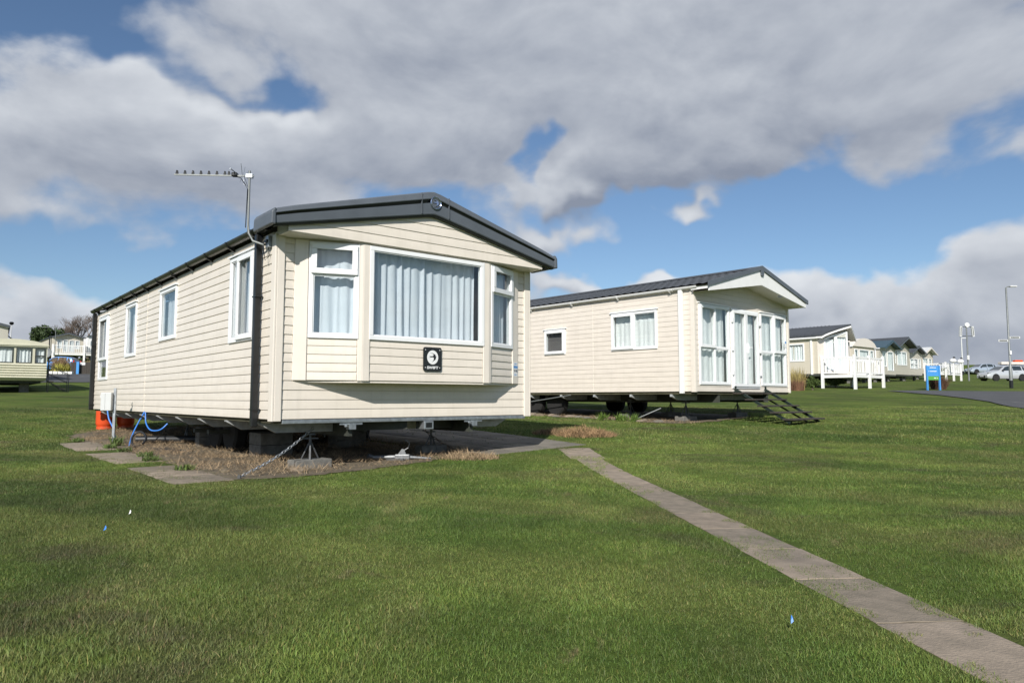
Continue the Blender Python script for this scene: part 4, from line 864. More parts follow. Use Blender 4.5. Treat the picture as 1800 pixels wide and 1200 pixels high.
# heaps of lifted turf
def heap(cx, cy, r, hgt, n, label, tint=(1, 1, 1)):
    a = RNG.uniform(0, 2 * np.pi, n); rr = r * np.sqrt(RNG.random(n)); x = cx + rr * np.cos(a) * 1.5; y = cy + rr * np.sin(a); z = gnd(x, y) + hgt * np.clip(1 - (rr / r) ** 2, 0, 1) * (.4 + .9 * vnoise(x, y, .15, 21)) * RNG.random(n)
    return blade_mesh('turf_heap', x, y, z, RNG.uniform(.03, .10, n), RNG.uniform(.005, .012, n), RNG.uniform(.4, .99, n), 'straw', np.repeat(RNG.uniform(.4, 1.25, (n, 1)), 3, 1) * np.array(tint), label, False, 'turf')
heap(1.25, 12.1, .34, .16, 3500, 'brown heap of lifted dead turf beside the concrete hardstanding', (.95, .85, .75)); heap(.80, 12.4, .3, .10, 1800, 'low dark clod of dead turf in the shadow edge', (.7, .65, .6))
heap(-.55, 9.35, .26, .09, 1500, 'small tuft of pale dead grass at the lawn edge below the caravan')
# weeds
def weed(x, y, r, hgt, n, label, m='leaf', tint=(1, 1, 1), lw=.018, cat='weed', name='weed_tuft', grp='green weeds by the caravans', lean=(.35, .95)):
    a = RNG.uniform(0, 2 * np.pi, n); rr = r * RNG.random(n) ** .7; X_ = x + rr * np.cos(a) * .5; Y_ = y + rr * np.sin(a) * .5
    o = blade_mesh(name, X_, Y_, gnd(X_, Y_) + .012, RNG.uniform(.5, 1, n) * hgt, RNG.uniform(.6, 1.2, n) * lw, RNG.uniform(*lean, n), m, np.repeat(RNG.uniform(.6, 1.5, (n, 1)), 3, 1) * np.array(tint), None, True)
    return tag(o, label, cat, grp)
for (u, v, lab) in ((-.62, .95, 'green weed in the joint of the slab nearest the chain'), (-.62, 2.5, 'green weed on the slab strip in front of the wheel'), (-.5, 3.3, 'low green weed beside the thin black hose'), (-.52, 4.4, 'wide green weed at the middle of the slab strip'), (-.55, 5.4, 'green weed below the looping blue hose'), (-.35, 5.9, 'tall pale weed between the blue hoses'), (-.7, 7.3, 'green weed left of the meter post')):
    q = c1(u, v); weed(q.x, q.y, .20, .10 if v != 5.9 else .22, 90, lab)
for (u, v, lab) in ((-.25, 2.15, 'bright green weed in front of the second caravan'), (-.2, 1.65, 'small green weed by the leaning steel prop'), (-.18, 1.35, 'third green weed under the second caravan wall')):
    q = c2(u, v); weed(q.x, q.y, .25, .22, 110, lab, tint=(1.3, 1.4, 1))
for i in range(16):
    v_ = .9 + .30 * i; q = c2(-.12 + random.uniform(-.08, .14), v_); s_ = random.uniform(.05, .12)
    tag(lump('rubble_stone', q, (s_ * 1.5, s_, s_ * .55), random.choice(['slab', 'pad', 'soil']), 'lump of rubble in the row along the second caravan long wall', 'stone', 80 + i), group='rubble along the second caravan')
for i in range(14):
    q = c1(random.uniform(-.35, 2.2), random.uniform(-.12, .9) if i < 8 else random.uniform(1, 6)); s_ = random.uniform(.02, .05)
    tag(lump('soil_clod', q, (s_ * 1.4, s_, s_ * .7), 'soil', 'small brown soil clod on the straw under the near caravan', 'clod', 120 + i, n=1), group='clods under the near caravan')
# litter
def litter(px, py, m, s, label):
    p = ray_ground(px, py); o = MB().add([(-s, -s * .4, .0), (s, -s * .5, .008), (s * .8, s * .5, .02), (-s * .7, s * .45, .012), (-s * .2, s * .7, .03)], [(0, 1, 2, 3), (3, 2, 4)]).build('litter_scrap', m, fix=False); o.location = (p[0], p[1], G(*p) + .032); return tag(o, label, 'litter', 'scraps of litter on the lawn')
litter(184, 942, 'hose', .008, 'small bright blue scrap on the left of the lawn'); litter(1393, 1115, 'hose', .0045, 'tiny blue scrap on the grass near the path'); litter(228, 912, 'white', .007, 'small white scrap above the blue one on the lawn')

# ------------------------------------------------------------------ decked caravan and the row behind it
def small_window(par, X, s0, s1, z0, z1, cols=1, rows=1, curtain='curtain_w', name='window', frame='upvc', fw=.07):
    mb = MB(X).ring(s0, s1, z0, z1, fw, -.03, .03)
    for k in range(1, cols): x = s0 + (s1 - s0) * k / cols; mb.box(x - .03, x + .03, -.028, .028, z0 + fw, z1 - fw)
    for k in range(1, rows): z = z0 + (z1 - z0) * k / rows; mb.box(s0 + fw, s1 - fw, -.026, .026, z - .03, z + .03)
    f = mb.build(name, frame, par); MB(X).box(s0 + fw, s1 - fw, -.006, .0, z0 + fw, z1 - fw).build('pane', 'glass', f)
    if curtain: pleats(X, s0 + fw * .5, s1 - fw * .5, z0 + fw * .5, z1 - fw * .5, .09, .03, max(2, (s1 - s0) * 4), int(s0 * 100) + 5).build('curtain', curtain, f, smooth=180, fix=False)
    return f
def far_caravan(px, Y, W_, L_, label, clad_m='farclad', roof_m='rooft', hb=.6, hw=2.05, rise=.5, ov=.35, front=(), left=(), trim='upvc', rz=R(40.5), zoff=0.0, curved=False, fascia=None):
    x = X_at(px, Y); z = G(x + .5, Y + 1) + zoff; t = thing('static_caravan', (x, Y, z), rz, label, 'caravan', 'static caravans on the park')
    b0, b1 = hb, hb + hw; YL_ = rot(-math.pi / 2, (0, L_, 0))
    wf_ = backing(t, XF, .0, W_, b0, b1, [f[:4] for f in front], clad_m, .06); backing(t, YL_, 0, L_ - .061, b0, b1, [(L_ - b, L_ - a, c, d) for a, b, c, d in left], clad_m, .06)
    MB().box(W_ - .06, W_, .061, L_, b0, b1).build('wall', clad_m, t); MB().box(.061, W_ - .061, L_ - .06, L_, b0, b1).build('wall', clad_m, t)
    MB().box(.01, W_ - .01, .01, L_ - .01, b0 - .14, b0 - .002).build('chassis', 'chassis', t)
    MB().box(.07, W_ - .07, 1.6, 1.66, b0, b1).build('partition', clad_m, t)
    for f in front: small_window(t, XF, *f[:4], *(f[4:6] if len(f) > 4 else (1, 1)))
    for a, b, c, d in left: small_window(t, YL_, L_ - b, L_ - a, c, d)
    if curved:
        n = 12; pr = [(-.12, b1 - .02)] + [(-.12 + (W_ + .24) * k / n, b1 + .06 + rise * math.sin(math.pi * k / n) ** .6) for k in range(n + 1)] + [(W_ + .12, b1 - .02)]
        MB().prism(pr, 'y', -ov, L_).build('roof', roof_m, t, smooth=40)
    else:
        MB().prism([(0, b1), (W_, b1), (W_ / 2, b1 + rise - .06)], 'y', .001, .05).build('gable', clad_m, t)
        MB().prism([(-.12, b1), (-.12, b1 + .06), (W_ / 2, b1 + rise + .06), (W_ + .12, b1 + .06), (W_ + .12, b1), (W_ / 2, b1 + rise)], 'y', -ov, L_ + .1).build('roof', roof_m, t)
        if fascia: MB().prism([(-.1, b1 - .10), (-.1, b1 - .01), (W_ / 2, b1 + rise - .01), (W_ + .1, b1 - .01), (W_ + .1, b1 - .10), (W_ / 2, b1 + rise - .12)], 'y', -ov - .03, -ov + .01).build('fascia', fascia, t)
    MB().tube([(-.1, -ov * .2, b1 - .03), (-.1, L_, b1 - .03)], .05, 6).build('gutter', trim, t)
    MB().box(-.06, -.0, .25, .33, b0, b1 - .05).build('downpipe', trim, t)
    for u in (.5, W_ - .5):
        wheel(t, Matrix.Translation((u, L_ * .45, .28)) @ Matrix.Rotation(math.pi / 2, 4, 'Y'), r=.29)
        MB().box(u - .09, u + .09, .5, .7, -.3, b0 - .141).build('support', 'block', t)
    return t
Y3 = 39.0; W3 = 3.9; L3 = 10
def prow_caravan():
    x = X_at(1440, Y3); z = G(x, Y3); t = thing('static_caravan', (x, Y3, z), R(40.5), 'cream caravan with curved prow roof and tall windows behind white decking', 'caravan', 'static caravans on the park')
    b0, b1 = .80, 2.72; YL_ = rot(-math.pi / 2, (0, L3, 0)); lo = [(L3 - 1.75, L3 - .75, 1.50, 2.50)]
    backing(t, YL_, 0, L3, b0, b1, lo, 'farclad', .06); small_window(t, YL_, *lo[0])
    MB().box(W3 - .06, W3, 0, L3, b0, b1).build('wall', 'farclad', t); MB().box(.061, W3 - .061, L3 - .06, L3, b0, b1 + .3).build('wall', 'farclad', t); MB().box(.01, W3 - .01, .01, L3 - .01, b0 - .14, b0 - .002).build('chassis', 'chassis', t)
    pts = [(0, 0), (.55, -.10), (W3 / 2, -.75), (W3 - .55, -.10), (W3, 0)]; MB().box(.07, W3 - .07, 1.4, 1.46, b0, b1).build('partition', 'farclad', t)
    def top(u): return b1 + .02 + .60 * (1 - abs(u - W3 / 2) / (W3 / 2)) ** .8
    for (a, b), wins in (((pts[0], pts[1]), 0), ((pts[1], pts[2]), 2), ((pts[2], pts[3]), 2), ((pts[3], pts[4]), 0)):
        ln = math.hypot(b[0] - a[0], b[1] - a[1]); X = rot(math.atan2(b[1] - a[1], b[0] - a[0]), (a[0], a[1], 0)); za, zb = top(a[0]) - .12, top(b[0]) - .12
        if not wins: MB(X).prism([(0, b0), (ln, b0), (ln, zb), (0, za)], 'y', 0, .05).build('front_panel', 'trim', t); continue
        MB(X).box(0, ln, 0, .05, b0, b0 + .16).build('front_panel', 'trim', t)
        MB(X).prism([(0, min(za, zb) + .0), (0, za), (ln, zb), (ln, min(za, zb) - .0)] if za > zb else [(0, za), (ln, za), (ln, zb)], 'y', .01, .05).build('front_panel', 'trim', t)
        for k in range(2):
            s0, s1 = ln * k / 2, ln * (k + 1) / 2; f0 = za + (zb - za) * k / 2 - .06; f1 = za + (zb - za) * (k + 1) / 2 - .06; w_ = .085; bz = b0 + .161
            fr = MB(X).box(s0, s0 + w_, -.02, .04, bz, f0).box(s1 - w_, s1, -.02, .04, bz, f1).box(s0 + w_, s1 - w_, -.02, .04, bz, bz + .09).prism([(s0 + w_, f0 - .09), (s1 - w_, f1 - .09), (s1 - w_, f1), (s0 + w_, f0)], 'y', -.02, .04).build('window', 'upvc', t)
            MB(X).prism([(s0 + w_, bz + .09), (s1 - w_, bz + .09), (s1 - w_, f1 - .09), (s0 + w_, f0 - .09)], 'y', 0, .008).build('pane', 'glass', fr)
            pleats(X, s0 + .05, s1 - .05, bz, min(f0, f1) - .05, .12, .035, 4, 60 + k).build('curtain', 'curtain_w', fr, smooth=180, fix=False)
    n = 14; up = [(-.12 + (W3 + .24) * k / n) for k in range(n + 1)]
    def rz_(u): return b1 + .10 + .66 * max(0, 1 - abs(u - W3 / 2) / (W3 / 2 + .12)) ** .82
    for nm, m_, d0, d1, y0, y1 in (('roof', 'rooft', .0, .09, -.98, L3), ('fascia', 'white', -.10, -.001, -1.0, -.94), ('soffit', 'trim', -.06, -.001, -.939, .0)):
        def yy(u): return y0 + (abs(u - W3 / 2) / (W3 / 2)) * .62 if y0 < -.5 else y0
        vs = []
        for u in up: vs += [(u, yy(u), rz_(u) + d0), (u, yy(u), rz_(u) + d1), (u, (y1 if nm != 'fascia' else yy(u) + .05), rz_(u) + d1), (u, (y1 if nm != 'fascia' else yy(u) + .05), rz_(u) + d0)]
        fs = [(i * 4 + j, i * 4 + (j + 1) % 4, i * 4 + 4 + (j + 1) % 4, i * 4 + 4 + j) for i in range(n) for j in range(4)] + [(0, 1, 2, 3), (n * 4, n * 4 + 1, n * 4 + 2, n * 4 + 3)]
        MB().add(vs, fs).build(nm, m_, t, smooth=30)
    for k in range(44): y_ = .2 + k * .22; MB().add([(-.12, y_, rz_(-.12) + .09), (W3 / 2, y_, rz_(W3 / 2) + .09), (W3 / 2, y_ + .03, rz_(W3 / 2) + .125), (-.12, y_ + .03, rz_(-.12) + .125), (W3 / 2, y_ + .06, rz_(W3 / 2) + .09), (-.12, y_ + .06, rz_(-.12) + .09)], [(0, 1, 2, 3), (3, 2, 4, 5)]).build('tile_rib', 'rooft', t, fix=False)
    MB().tube([(-.14, -.3, b1 + .03), (-.14, L3, b1 + .03)], .055, 6).build('gutter', 'white', t); MB().box(-.07, 0, .28, .38, b0 - .05, b1).build('downpipe', 'white', t)
    return t
prow_caravan()
def decking(x, y, rz, w, d, floor, rail, label, sides=('left', 'front'), pw=.13, zf=None):
    t = thing('decking', (x, y, G(x, y)), rz, label, 'decking', 'white railed decks beside caravans'); z0 = G(x, y)
    MB().box(0, w, -d, 0, floor - .16, floor).build('deck_floor', 'white', t)
    pn = [(0, -.0), (0, -d)] + [(w * k / 2, -d) for k in (1, 2)] + [(w, 0)]
    for (px_, py_) in pn:
        wx = x + math.cos(rz) * px_ - math.sin(rz) * py_; wy = y + math.sin(rz) * px_ + math.cos(rz) * py_
        MB().box(px_ - pw / 2, px_ + pw / 2, py_ - pw / 2 - .01, py_ + pw / 2 - .01, G(wx, wy) - z0 - .1, floor + rail + .10).build('post', 'white', t)
    for a, b in zip(pn[:-1], pn[1:]):
        A = Vector((*a, 0)); B = Vector((*b, 0)); ln = (B - A).length; dr_ = (B - A) / ln
        for zr_, hh_ in ((floor + rail - .04, .09), (floor + .10, .07)): MB().bar(A + dr_ * pw / 2 + Vector((0, -.01, zr_)), B - dr_ * pw / 2 + Vector((0, -.01, zr_)), .07, hh_).build('rail', 'white', t)
        k = int(ln / .20)
        for i in range(1, k): p_ = A + (B - A) * i / k; MB().box(p_.x - .024, p_.x + .024, p_.y - .018 - .01, p_.y + .018 - .01, floor + .136, floor + rail - .086).build('baluster', 'white', t)
    return t
xd, yd = X_at(1447, 39.0), 39.0
decking(xd, yd, R(40.5), 3.5, 1.75, .72, .95, 'white railed decking in front of the cream prow-roofed caravan')
far_caravan(1503, 50, 3.4, 9, 'old cream caravan with domed roof behind the white decking', 'farclad', 'trim', .6, 2.0, .55, .12, front=((.15, .75, 1.5, 2.4), (.9, 2.5, 1.5, 2.4), (2.65, 3.25, 1.5, 2.4)), left=((.6, 1.6, 1.5, 2.4),), curved=True)
M['blueroof'] = mat('blue_roof', (.045, .085, .115), .5)
far_caravan(1549, 56, 3.0, 9, 'pale caravan with blue-green roof and gable', 'farclad2', 'blueroof', .6, 2.05, .62, .5, front=((.5, 1.25, 1.2, 2.4), (1.45, 2.6, .9, 2.45)), left=((.7, 1.5, 1.5, 2.4),), fascia='blueroof')
far_caravan(1571, 61, 3.8, 10, 'tall cream caravan with dark roof and bay window beside the blue-roofed one', 'farclad2', 'rooft', .6, 2.35, .85, .7, front=((.15, .75, 1.5, 2.5, 1, 2), (1.05, 3.1, 1.4, 2.6, 2, 1)), fascia='fascia')
far_caravan(1599, 69, 3.4, 9, 'grey-cream caravan with dark gable and white bay window', 'farclad2', 'rooft', .6, 2.1, .7, .5, front=((.5, 2.4, 1.2, 2.2, 2, 2), (2.6, 3.1, 1.3, 2.2)), fascia='fascia')
far_caravan(1622, 77, 3.4, 9, 'last cream caravan of the row with pale grey roof', 'farclad', 'lightgrey', .6, 2.1, .75, .5, front=((.5, 1.9, 1.1, 2.3), (2.1, 3.0, 1.1, 2.3)), fascia='trim')
xd2, yd2 = X_at(1628, 72), 72.0
decking(xd2, yd2, R(40.5), 4.2, 1.9, .75, 1.0, 'white railed decking of the last caravan in the row, behind the blue sign', pw=.16)
for k, (du, lab) in enumerate(((2.1, 'white rounded ornament on the middle post of the far decking'), (4.2, 'white rounded ornament on the corner post of the far decking'))):
    a = R(40.5); x = xd2 + math.cos(a) * du + math.sin(a) * 1.9; y = yd2 + math.sin(a) * du - math.cos(a) * 1.9; zt_ = G(xd2, yd2) + 1.86
    t = thing('post_ornament', (x, y, zt_), 0, lab, 'ornament', 'white ornaments on the far deck posts'); MB().lathe([(.10, 0), (.30, .06), (.34, .18), (.24, .34), (.10, .42)], 14).build('body', 'white', t, smooth=60); MB().lathe([(.05, .40), (.12, .44), (.10, .56), (.03, .6)], 10, (.12, 0, 0)).build('head', 'black', t, smooth=60)

# ------------------------------------------------------------------ shrubs
def shrub(name, px, Y, w, h, n, m, label, lw=.02, tint=(1, 1, 1), lean=(.05, .5), cat='shrub', dx=None):
    x = X_at(px, Y) if dx is None else dx; a = RNG.uniform(0, 2 * np.pi, n); rr = w / 2 * np.sqrt(RNG.random(n)); X_ = x + rr * np.cos(a) * .55; Y_ = Y + rr * np.sin(a) * .55
    o = blade_mesh('stems', X_, Y_, gnd(X_, Y_), h * RNG.uniform(.45, 1.05, n), RNG.uniform(.6, 1.4, n) * lw, RNG.uniform(*lean, n), m, np.repeat(RNG.uniform(.45, 1.4, (n, 1)), 3, 1) * np.array(tint), None, True)
    t = thing(name, (0, 0, 0), 0, label, cat); o.parent = t; return t
def leaf_cloud(par, name, c, rad, n, m, size, tint=(1, 1, 1), seed=1, clumps=9, shell=.55):
    r = np.random.default_rng(seed); cc = r.normal(size=(clumps, 3)); cc /= np.linalg.norm(cc, axis=1)[:, None]; cc *= r.uniform(.25, .72, (clumps, 1)); k = r.integers(0, clumps, n)
    d = r.normal(size=(n, 3)); d /= np.linalg.norm(d, axis=1)[:, None]; p = cc[k] + d * r.uniform(.18, .42, (n, 1)); P0 = np.array(c) + p * np.array(rad)
    a = r.normal(size=(n, 3)); a /= np.linalg.norm(a, axis=1)[:, None]; b = np.cross(a, r.normal(size=(n, 3))); b /= np.linalg.norm(b, axis=1)[:, None]; s = size * r.uniform(.6, 1.4, (n, 1))
    V = np.stack([P0 - a * s, P0 + b * s * .5, P0 + a * s, P0 - b * s * .5], 1).reshape(-1, 3); F = np.arange(n * 4).reshape(-1, 4)
    me = bpy.data.meshes.new(name); me.from_pydata(V.tolist(), [], F.tolist()); at = me.attributes.new('tint', 'FLOAT_COLOR', 'POINT')
    tn = np.repeat(np.concatenate([np.repeat(r.uniform(.55, 1.45, (n, 1)), 3, 1) * np.array(tint), np.ones((n, 1))], 1), 4, 0); at.data.foreach_set('color', tn.astype(np.float32).ravel())
    me.materials.append(M[m]); o = bpy.data.objects.new(name, me); COL.objects.link(o); o.parent = par; return o
t = shrub('willow_shrub', 1402, 36.5, 1.3, 1.25, 420, 'willow', 'upright clump of yellow and reddish bare stems beside the prow-roofed caravan', .022, lean=(.02, .35)); o = shrub('stem_shrub', 1400, 36.2, 1.3, .65, 700, 'stem', 'low reddish brown twiggy clump below the yellow stems', .02, lean=(.05, .6))
def round_bush(px, Y, rx, rz_, label, m='leaf', tint=(.8, .8, .8), n=1800, seed=3, size=.05, name='round_bush'):
    x = X_at(px, Y); z = G(x, Y); t = thing(name, (x, Y, z), 0, label, 'bush'); MB().tube([(0, 0, -.05), (.02, 0, rz_ * .9)], .05, 7, .02).build('stem', 'bark', t); leaf_cloud(t, 'foliage', (0, 0, rz_ * .98), (rx, rx, rz_), n, m, size, tint, seed); return t
round_bush(1429, 36.8, .36, .38, 'small round dark green bush at the corner of the white decking')
shrub('brown_bush', 1651, 37.6, 1.3, .80, 1500, 'stem', 'rounded brown leafless bush at the foot of the blue sign', .016, (.55, .55, .55), (.05, .75)); 
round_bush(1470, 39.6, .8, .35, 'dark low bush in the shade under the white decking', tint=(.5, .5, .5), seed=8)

# ------------------------------------------------------------------ sign, posts
def at(px, Y): x = X_at(px, Y); return Vector((x, Y, G(x, Y)))
p = at(1630, 36.6); sg = thing('information_sign', p, R(8), 'blue and green information board on two blue posts by the road', 'sign')
for x0 in (0, .70): MB().box(x0, x0 + .075, -.04, .04, -.1, 1.26).build('post', 'sgblue', sg)
MB().box(.076, .699, -.012, .012, .72, 1.245).build('board', 'sgblue', sg); MB().box(.076, .699, -.012, .012, .52, .715).build('board', 'sggreen', sg)
for (a, b, z, hh_) in ((.20, .56, 1.15, .045), (.14, .17, .97, .06), (.22, .58, .97, .05), (.42, .55, .62, .05), (.60, .64, .62, .045)):
    k = a
    while k < b: w_ = random.uniform(.018, .03); MB().box(k, min(k + w_, b), -.0155, -.0125, z - hh_ * random.uniform(.35, .5), z + hh_ * random.uniform(.3, .5)).build('print_mark', 'signwhite', sg); k += w_ + .008
p = at(1779, 39.2); lp = thing('lamp_post', p, 0, 'tall grey lamp post with two finger signs in front of the silver car', 'lamp post', 'street lamps')
MB().lathe([(.095, -.1), (.095, .42)], 12).build('base_sleeve', 'black', lp); MB().lathe([(.085, .421), (.085, 1.2), (.055, 1.25), (.042, 5.55)], 12).build('column', 'pole', lp, smooth=40)
MB().tube([(0, 0, 5.5), (.06, 0, 5.6), (.25, 0, 5.62)], .03).build('arm', 'pole', lp, smooth=60); MB().box(.20, .58, -.09, .09, 5.58, 5.66).build('lantern', 'lightgrey', lp, bevel=.02)
for (a, b, z) in ((-.58, -.05, 2.55), (.05, .62, 2.72)):
    f = MB().box(a, b, -.012, .012, z, z + .12).build('finger_sign', 'lightgrey', lp); MB().box(a + .05, b - .05, -.0145, -.0125, z + .03, z + .09).build('print_mark', 'darkmetal', f)
MB().box(-.05, .05, -.10, -.055, 1.85, 2.05).build('number_plate', 'white', lp)
p = at(1695, 98); l2 = thing('lamp_post', p, 0, 'distant slim lamp post left of the speaker mast', 'lamp post', 'street lamps'); MB().lathe([(.14, -.1), (.14, .5)], 10).build('base_sleeve', 'black', l2); MB().lathe([(.10, .5), (.07, 5.0)], 10).build('column', 'lightgrey', l2, smooth=40); MB().box(-.1, .75, -.09, .09, 5.0, 5.1).build('lantern', 'lightgrey', l2)
p = at(1705, 66); ms = thing('speaker_mast', p, R(5), 'grey mast carrying two upright speaker panels and a round floodlight', 'mast'); MB().lathe([(.075, -.1), (.055, 5.1)], 10).build('pole', 'pole', ms, smooth=40)
for z in (4.15, 5.0): MB().bar((-.62, 0, z), (.62, 0, z), .05).build('cross_arm', 'steel', ms)
for s_ in (-1, 1): pnl = MB(Matrix.Translation((s_ * .60, 0, 4.58)) @ Matrix.Rotation(s_ * -.08, 4, 'Y')).box(-.10, .10, -.08, .08, -.48, .48).build('speaker_panel', 'lightgrey', ms); MB(Matrix.Translation((s_ * .60, -.085, 4.58)) @ Matrix.Rotation(s_ * -.08, 4, 'Y')).box(-.03, .03, -.004, .004, -.4, .4).build('grille', 'darkmetal', pnl)
MB(Matrix.Translation((.03, -.05, 5.18)) @ RT).lathe([(.21, -.05), (.21, .06), (.17, .07), (.03, .04)], 18).build('floodlight', 'white', ms, smooth=40); MB().box(-.15, .02, -.16, -.06, 1.95, 2.35).build('control_box', 'white', ms); MB().box(-.06, .03, -.06, .06, 1.85, 1.94).build('cable_box', 'black', ms)

# ------------------------------------------------------------------ cars
def car(loc, rz, paint, label, L=4.1, Hh=1.5, Wd=1.74, hood=.62, kind='hatch'):
    t = thing('parked_car', loc, rz, label, 'car', 'parked cars'); hw = Wd / 2
    up = {'hatch': [(0, .52), (.015, .66), (.06, .76), (.24, .92), (.27, .945), (.42, 1.34), (.50, 1.42), (.62, 1.44), (.80, 1.40), (.90, 1.27), (.965, .98), (.99, .86), (1.0, .55)]}[kind]
    k = Hh / 1.44; n = 30
    sec = []
    for i in range(n + 1):
        f = i / n; f = f if 0 < i < n else (0.002 if i == 0 else .998)
        zt_ = np.interp(f, [u[0] for u in up], [u[1] for u in up]) * k; belt = (.86 + .08 * f) * k; zb = .20 + .10 * max(0, 1 - min(f, 1 - f) / .06)
        e = 1 - .16 * max(0, 1 - min(f, 1 - f) / .12) ** 2; w1 = hw * e; cab = max(0, min(1, (zt_ - belt) / (.5 * k))); wt = w1 * (1 - .20 * cab); zs = min(belt, zt_ - .03)
        sec.append((f * L, [(w1 * .90, zb), (w1, zb + .14), (w1, (zb + zs) / 2), (w1 * .975, zs), (wt * .98 if cab > .02 else w1 * .9, zt_ - .035), (wt * .80, zt_ - .005), (0, zt_ + .01)]))
    vs = []; fs = []; m_ = 13
    for x, s_ in sec: vs += [(x, -a, b) for a, b in s_] + [(x, a, b) for a, b in s_[-2::-1]]
    for i in range(n): fs += [(i * m_ + j, i * m_ + j + 1, (i + 1) * m_ + j + 1, (i + 1) * m_ + j) for j in range(m_ - 1)] + [(i * m_ + m_ - 1, i * m_, (i + 1) * m_, (i + 1) * m_ + m_ - 1)]
    fs += [tuple(range(m_)), tuple(range(n * m_, n * m_ + m_))]
    body = MB().add(vs, fs).build('body', paint, t, smooth=35)
    def P(f, side, q):       # point on cabin side at length fraction f, q 0 belt .. 1 roof
        i = min(n - 1, int(f * n)); g = f * n - i; a = [sec[i][1][3][c] * (1 - g) + sec[i + 1][1][3][c] * g for c in (0, 1)]; b = [sec[i][1][4][c] * (1 - g) + sec[i + 1][1][4][c] * g for c in (0, 1)]
        return (f * L, side * (a[0] + (b[0] - a[0]) * q + .006), a[1] + (b[1] - a[1]) * q + .004)
    for side in (-1, 1):
        for fa_, fb_, ta, tb in ((.315, .565, .42, .575), (.595, .80, .59, .79), (.825, .90, .815, .855)):
            lo = [P(fa_ + (fb_ - fa_) * j / 4, side, .06) for j in range(5)]; hi = [P(ta + (tb - ta) * j / 4, side, .90) for j in range(5)]
            MB().add(lo + hi, [(j, j + 1, j + 6, j + 5) for j in range(4)]).build('side_window', 'blackglass', t, fix=False)
        MB().box(.565 * L, .572 * L, side * (hw + .001) - .002, side * (hw + .001) + .002, .36, .84 * k).build('door_gap', 'black', t)
        MB().box(.64 * L, .70 * L, side * (hw + .015) - .012, side * (hw + .015) + .012, .80 * k, .83 * k).build('door_handle', paint, t)
        MB().box(.325 * L, .37 * L, side * (hw + .08) - .09, side * (hw + .08) + .09, .90 * k, 1.02 * k).build('mirror', 'black', t, bevel=.03)
        for fx in (.185, .80):
            MB(Matrix.Translation((fx * L, side * (hw - .055), .31)) @ RT).lathe([(.36, -.064), (.36, .064)], 24).build('wheel_arch', 'black', t)
            wheel(t, Matrix.Translation((fx * L, side * (hw - .075), .30)) @ Matrix.Rotation(math.pi / 2 * (1 if side < 0 else -1) , 4, 'X') @ Matrix.Rotation(math.pi, 4, 'X'), .30, .19)
        MB().box(.02 * L, .10 * L, side * hw * .80 - .14, side * hw * .80 + .10, .66 * k, .76 * k).build('headlight', 'lampglass', t, bevel=.03); MB().box(.955 * L, .992 * L, side * hw * .84 - .08, side * hw * .84 + .06, .80 * k, 1.05 * k).build('tail_light', 'tailred', t, bevel=.02)
    def R_(f, dz, w_): return [(f * L, -w_ * hw, np.interp(f, [u[0] for u in up], [u[1] for u in up]) * k + dz), (f * L, w_ * hw, np.interp(f, [u[0] for u in up], [u[1] for u in up]) * k + dz)]
    for (f0, f1, w0, w1, nm) in ((.285, .41, .80, .66, 'windscreen'), (.90, .96, .66, .78, 'rear_window')): a = R_(f0, .012, w0); b = R_(f1, .012, w1); MB().add([a[0], a[1], b[1], b[0]], [(0, 1, 2, 3)]).build(nm, 'blackglass', t, fix=False)
    MB().box(-.012, .03, -hw * .5, hw * .5, .30, .50).build('grille', 'black', t); MB().box(-.016, -.011, -.26, .26, .40, .50).build('number_plate', 'white', t)
    return t
def paint(nm, c, metal=.35): M[nm] = mat(nm, c, .28, metal, var=.04, coat=.5)
paint('silver_paint', (.58, .60, .62)); paint('blue_silver_paint', (.42, .48, .56)); paint('black_paint', (.015, .017, .02)); paint('blue_paint', (.04, .24, .62), .1)
M['blackglass'] = mat('dark_car_glass', (.03, .04, .045), .06, 0, var=.1, coat=.6); M['lampglass'] = mat('lamp_glass', (.45, .47, .48), .12, .3); M['tailred'] = mat('tail_red', (.55, .03, .03), .25)
p = at(1728, 70); car((p.x, p.y, p.z + .03), R(3), 'silver_paint', 'bright silver hatchback parked nearest, cut by the right edge', 4.3, 1.52)
p = at(1703, 99); car((p.x, p.y, p.z + .03), R(2), 'blue_silver_paint', 'blue-grey silver hatchback parked farthest back', 3.9, 1.45)
p = at(1738, 82); cb = car((p.x, p.y, p.z + .03), R(4), 'black_paint', 'black car with a long load on its roof, half hidden by the silver hatchback', 4.4, 1.5)
rl = thing('roof_load', (p.x, p.y, p.z + 1.56), R(4), 'long cream plank with orange bundle carried on the black car', 'roof load'); MB().box(1.55, 4.9, -.3, .3, .02, .30).build('plank', 'trim', rl, bevel=.03); MB().box(3.3, 4.2, -.25, .25, .301, .52).build('bundle', 'orange', rl, bevel=.05)
for x in (2.0, 3.1): MB().box(x, x + .05, -.6, .6, -.03, .019).build('roof_bar', 'black', rl)

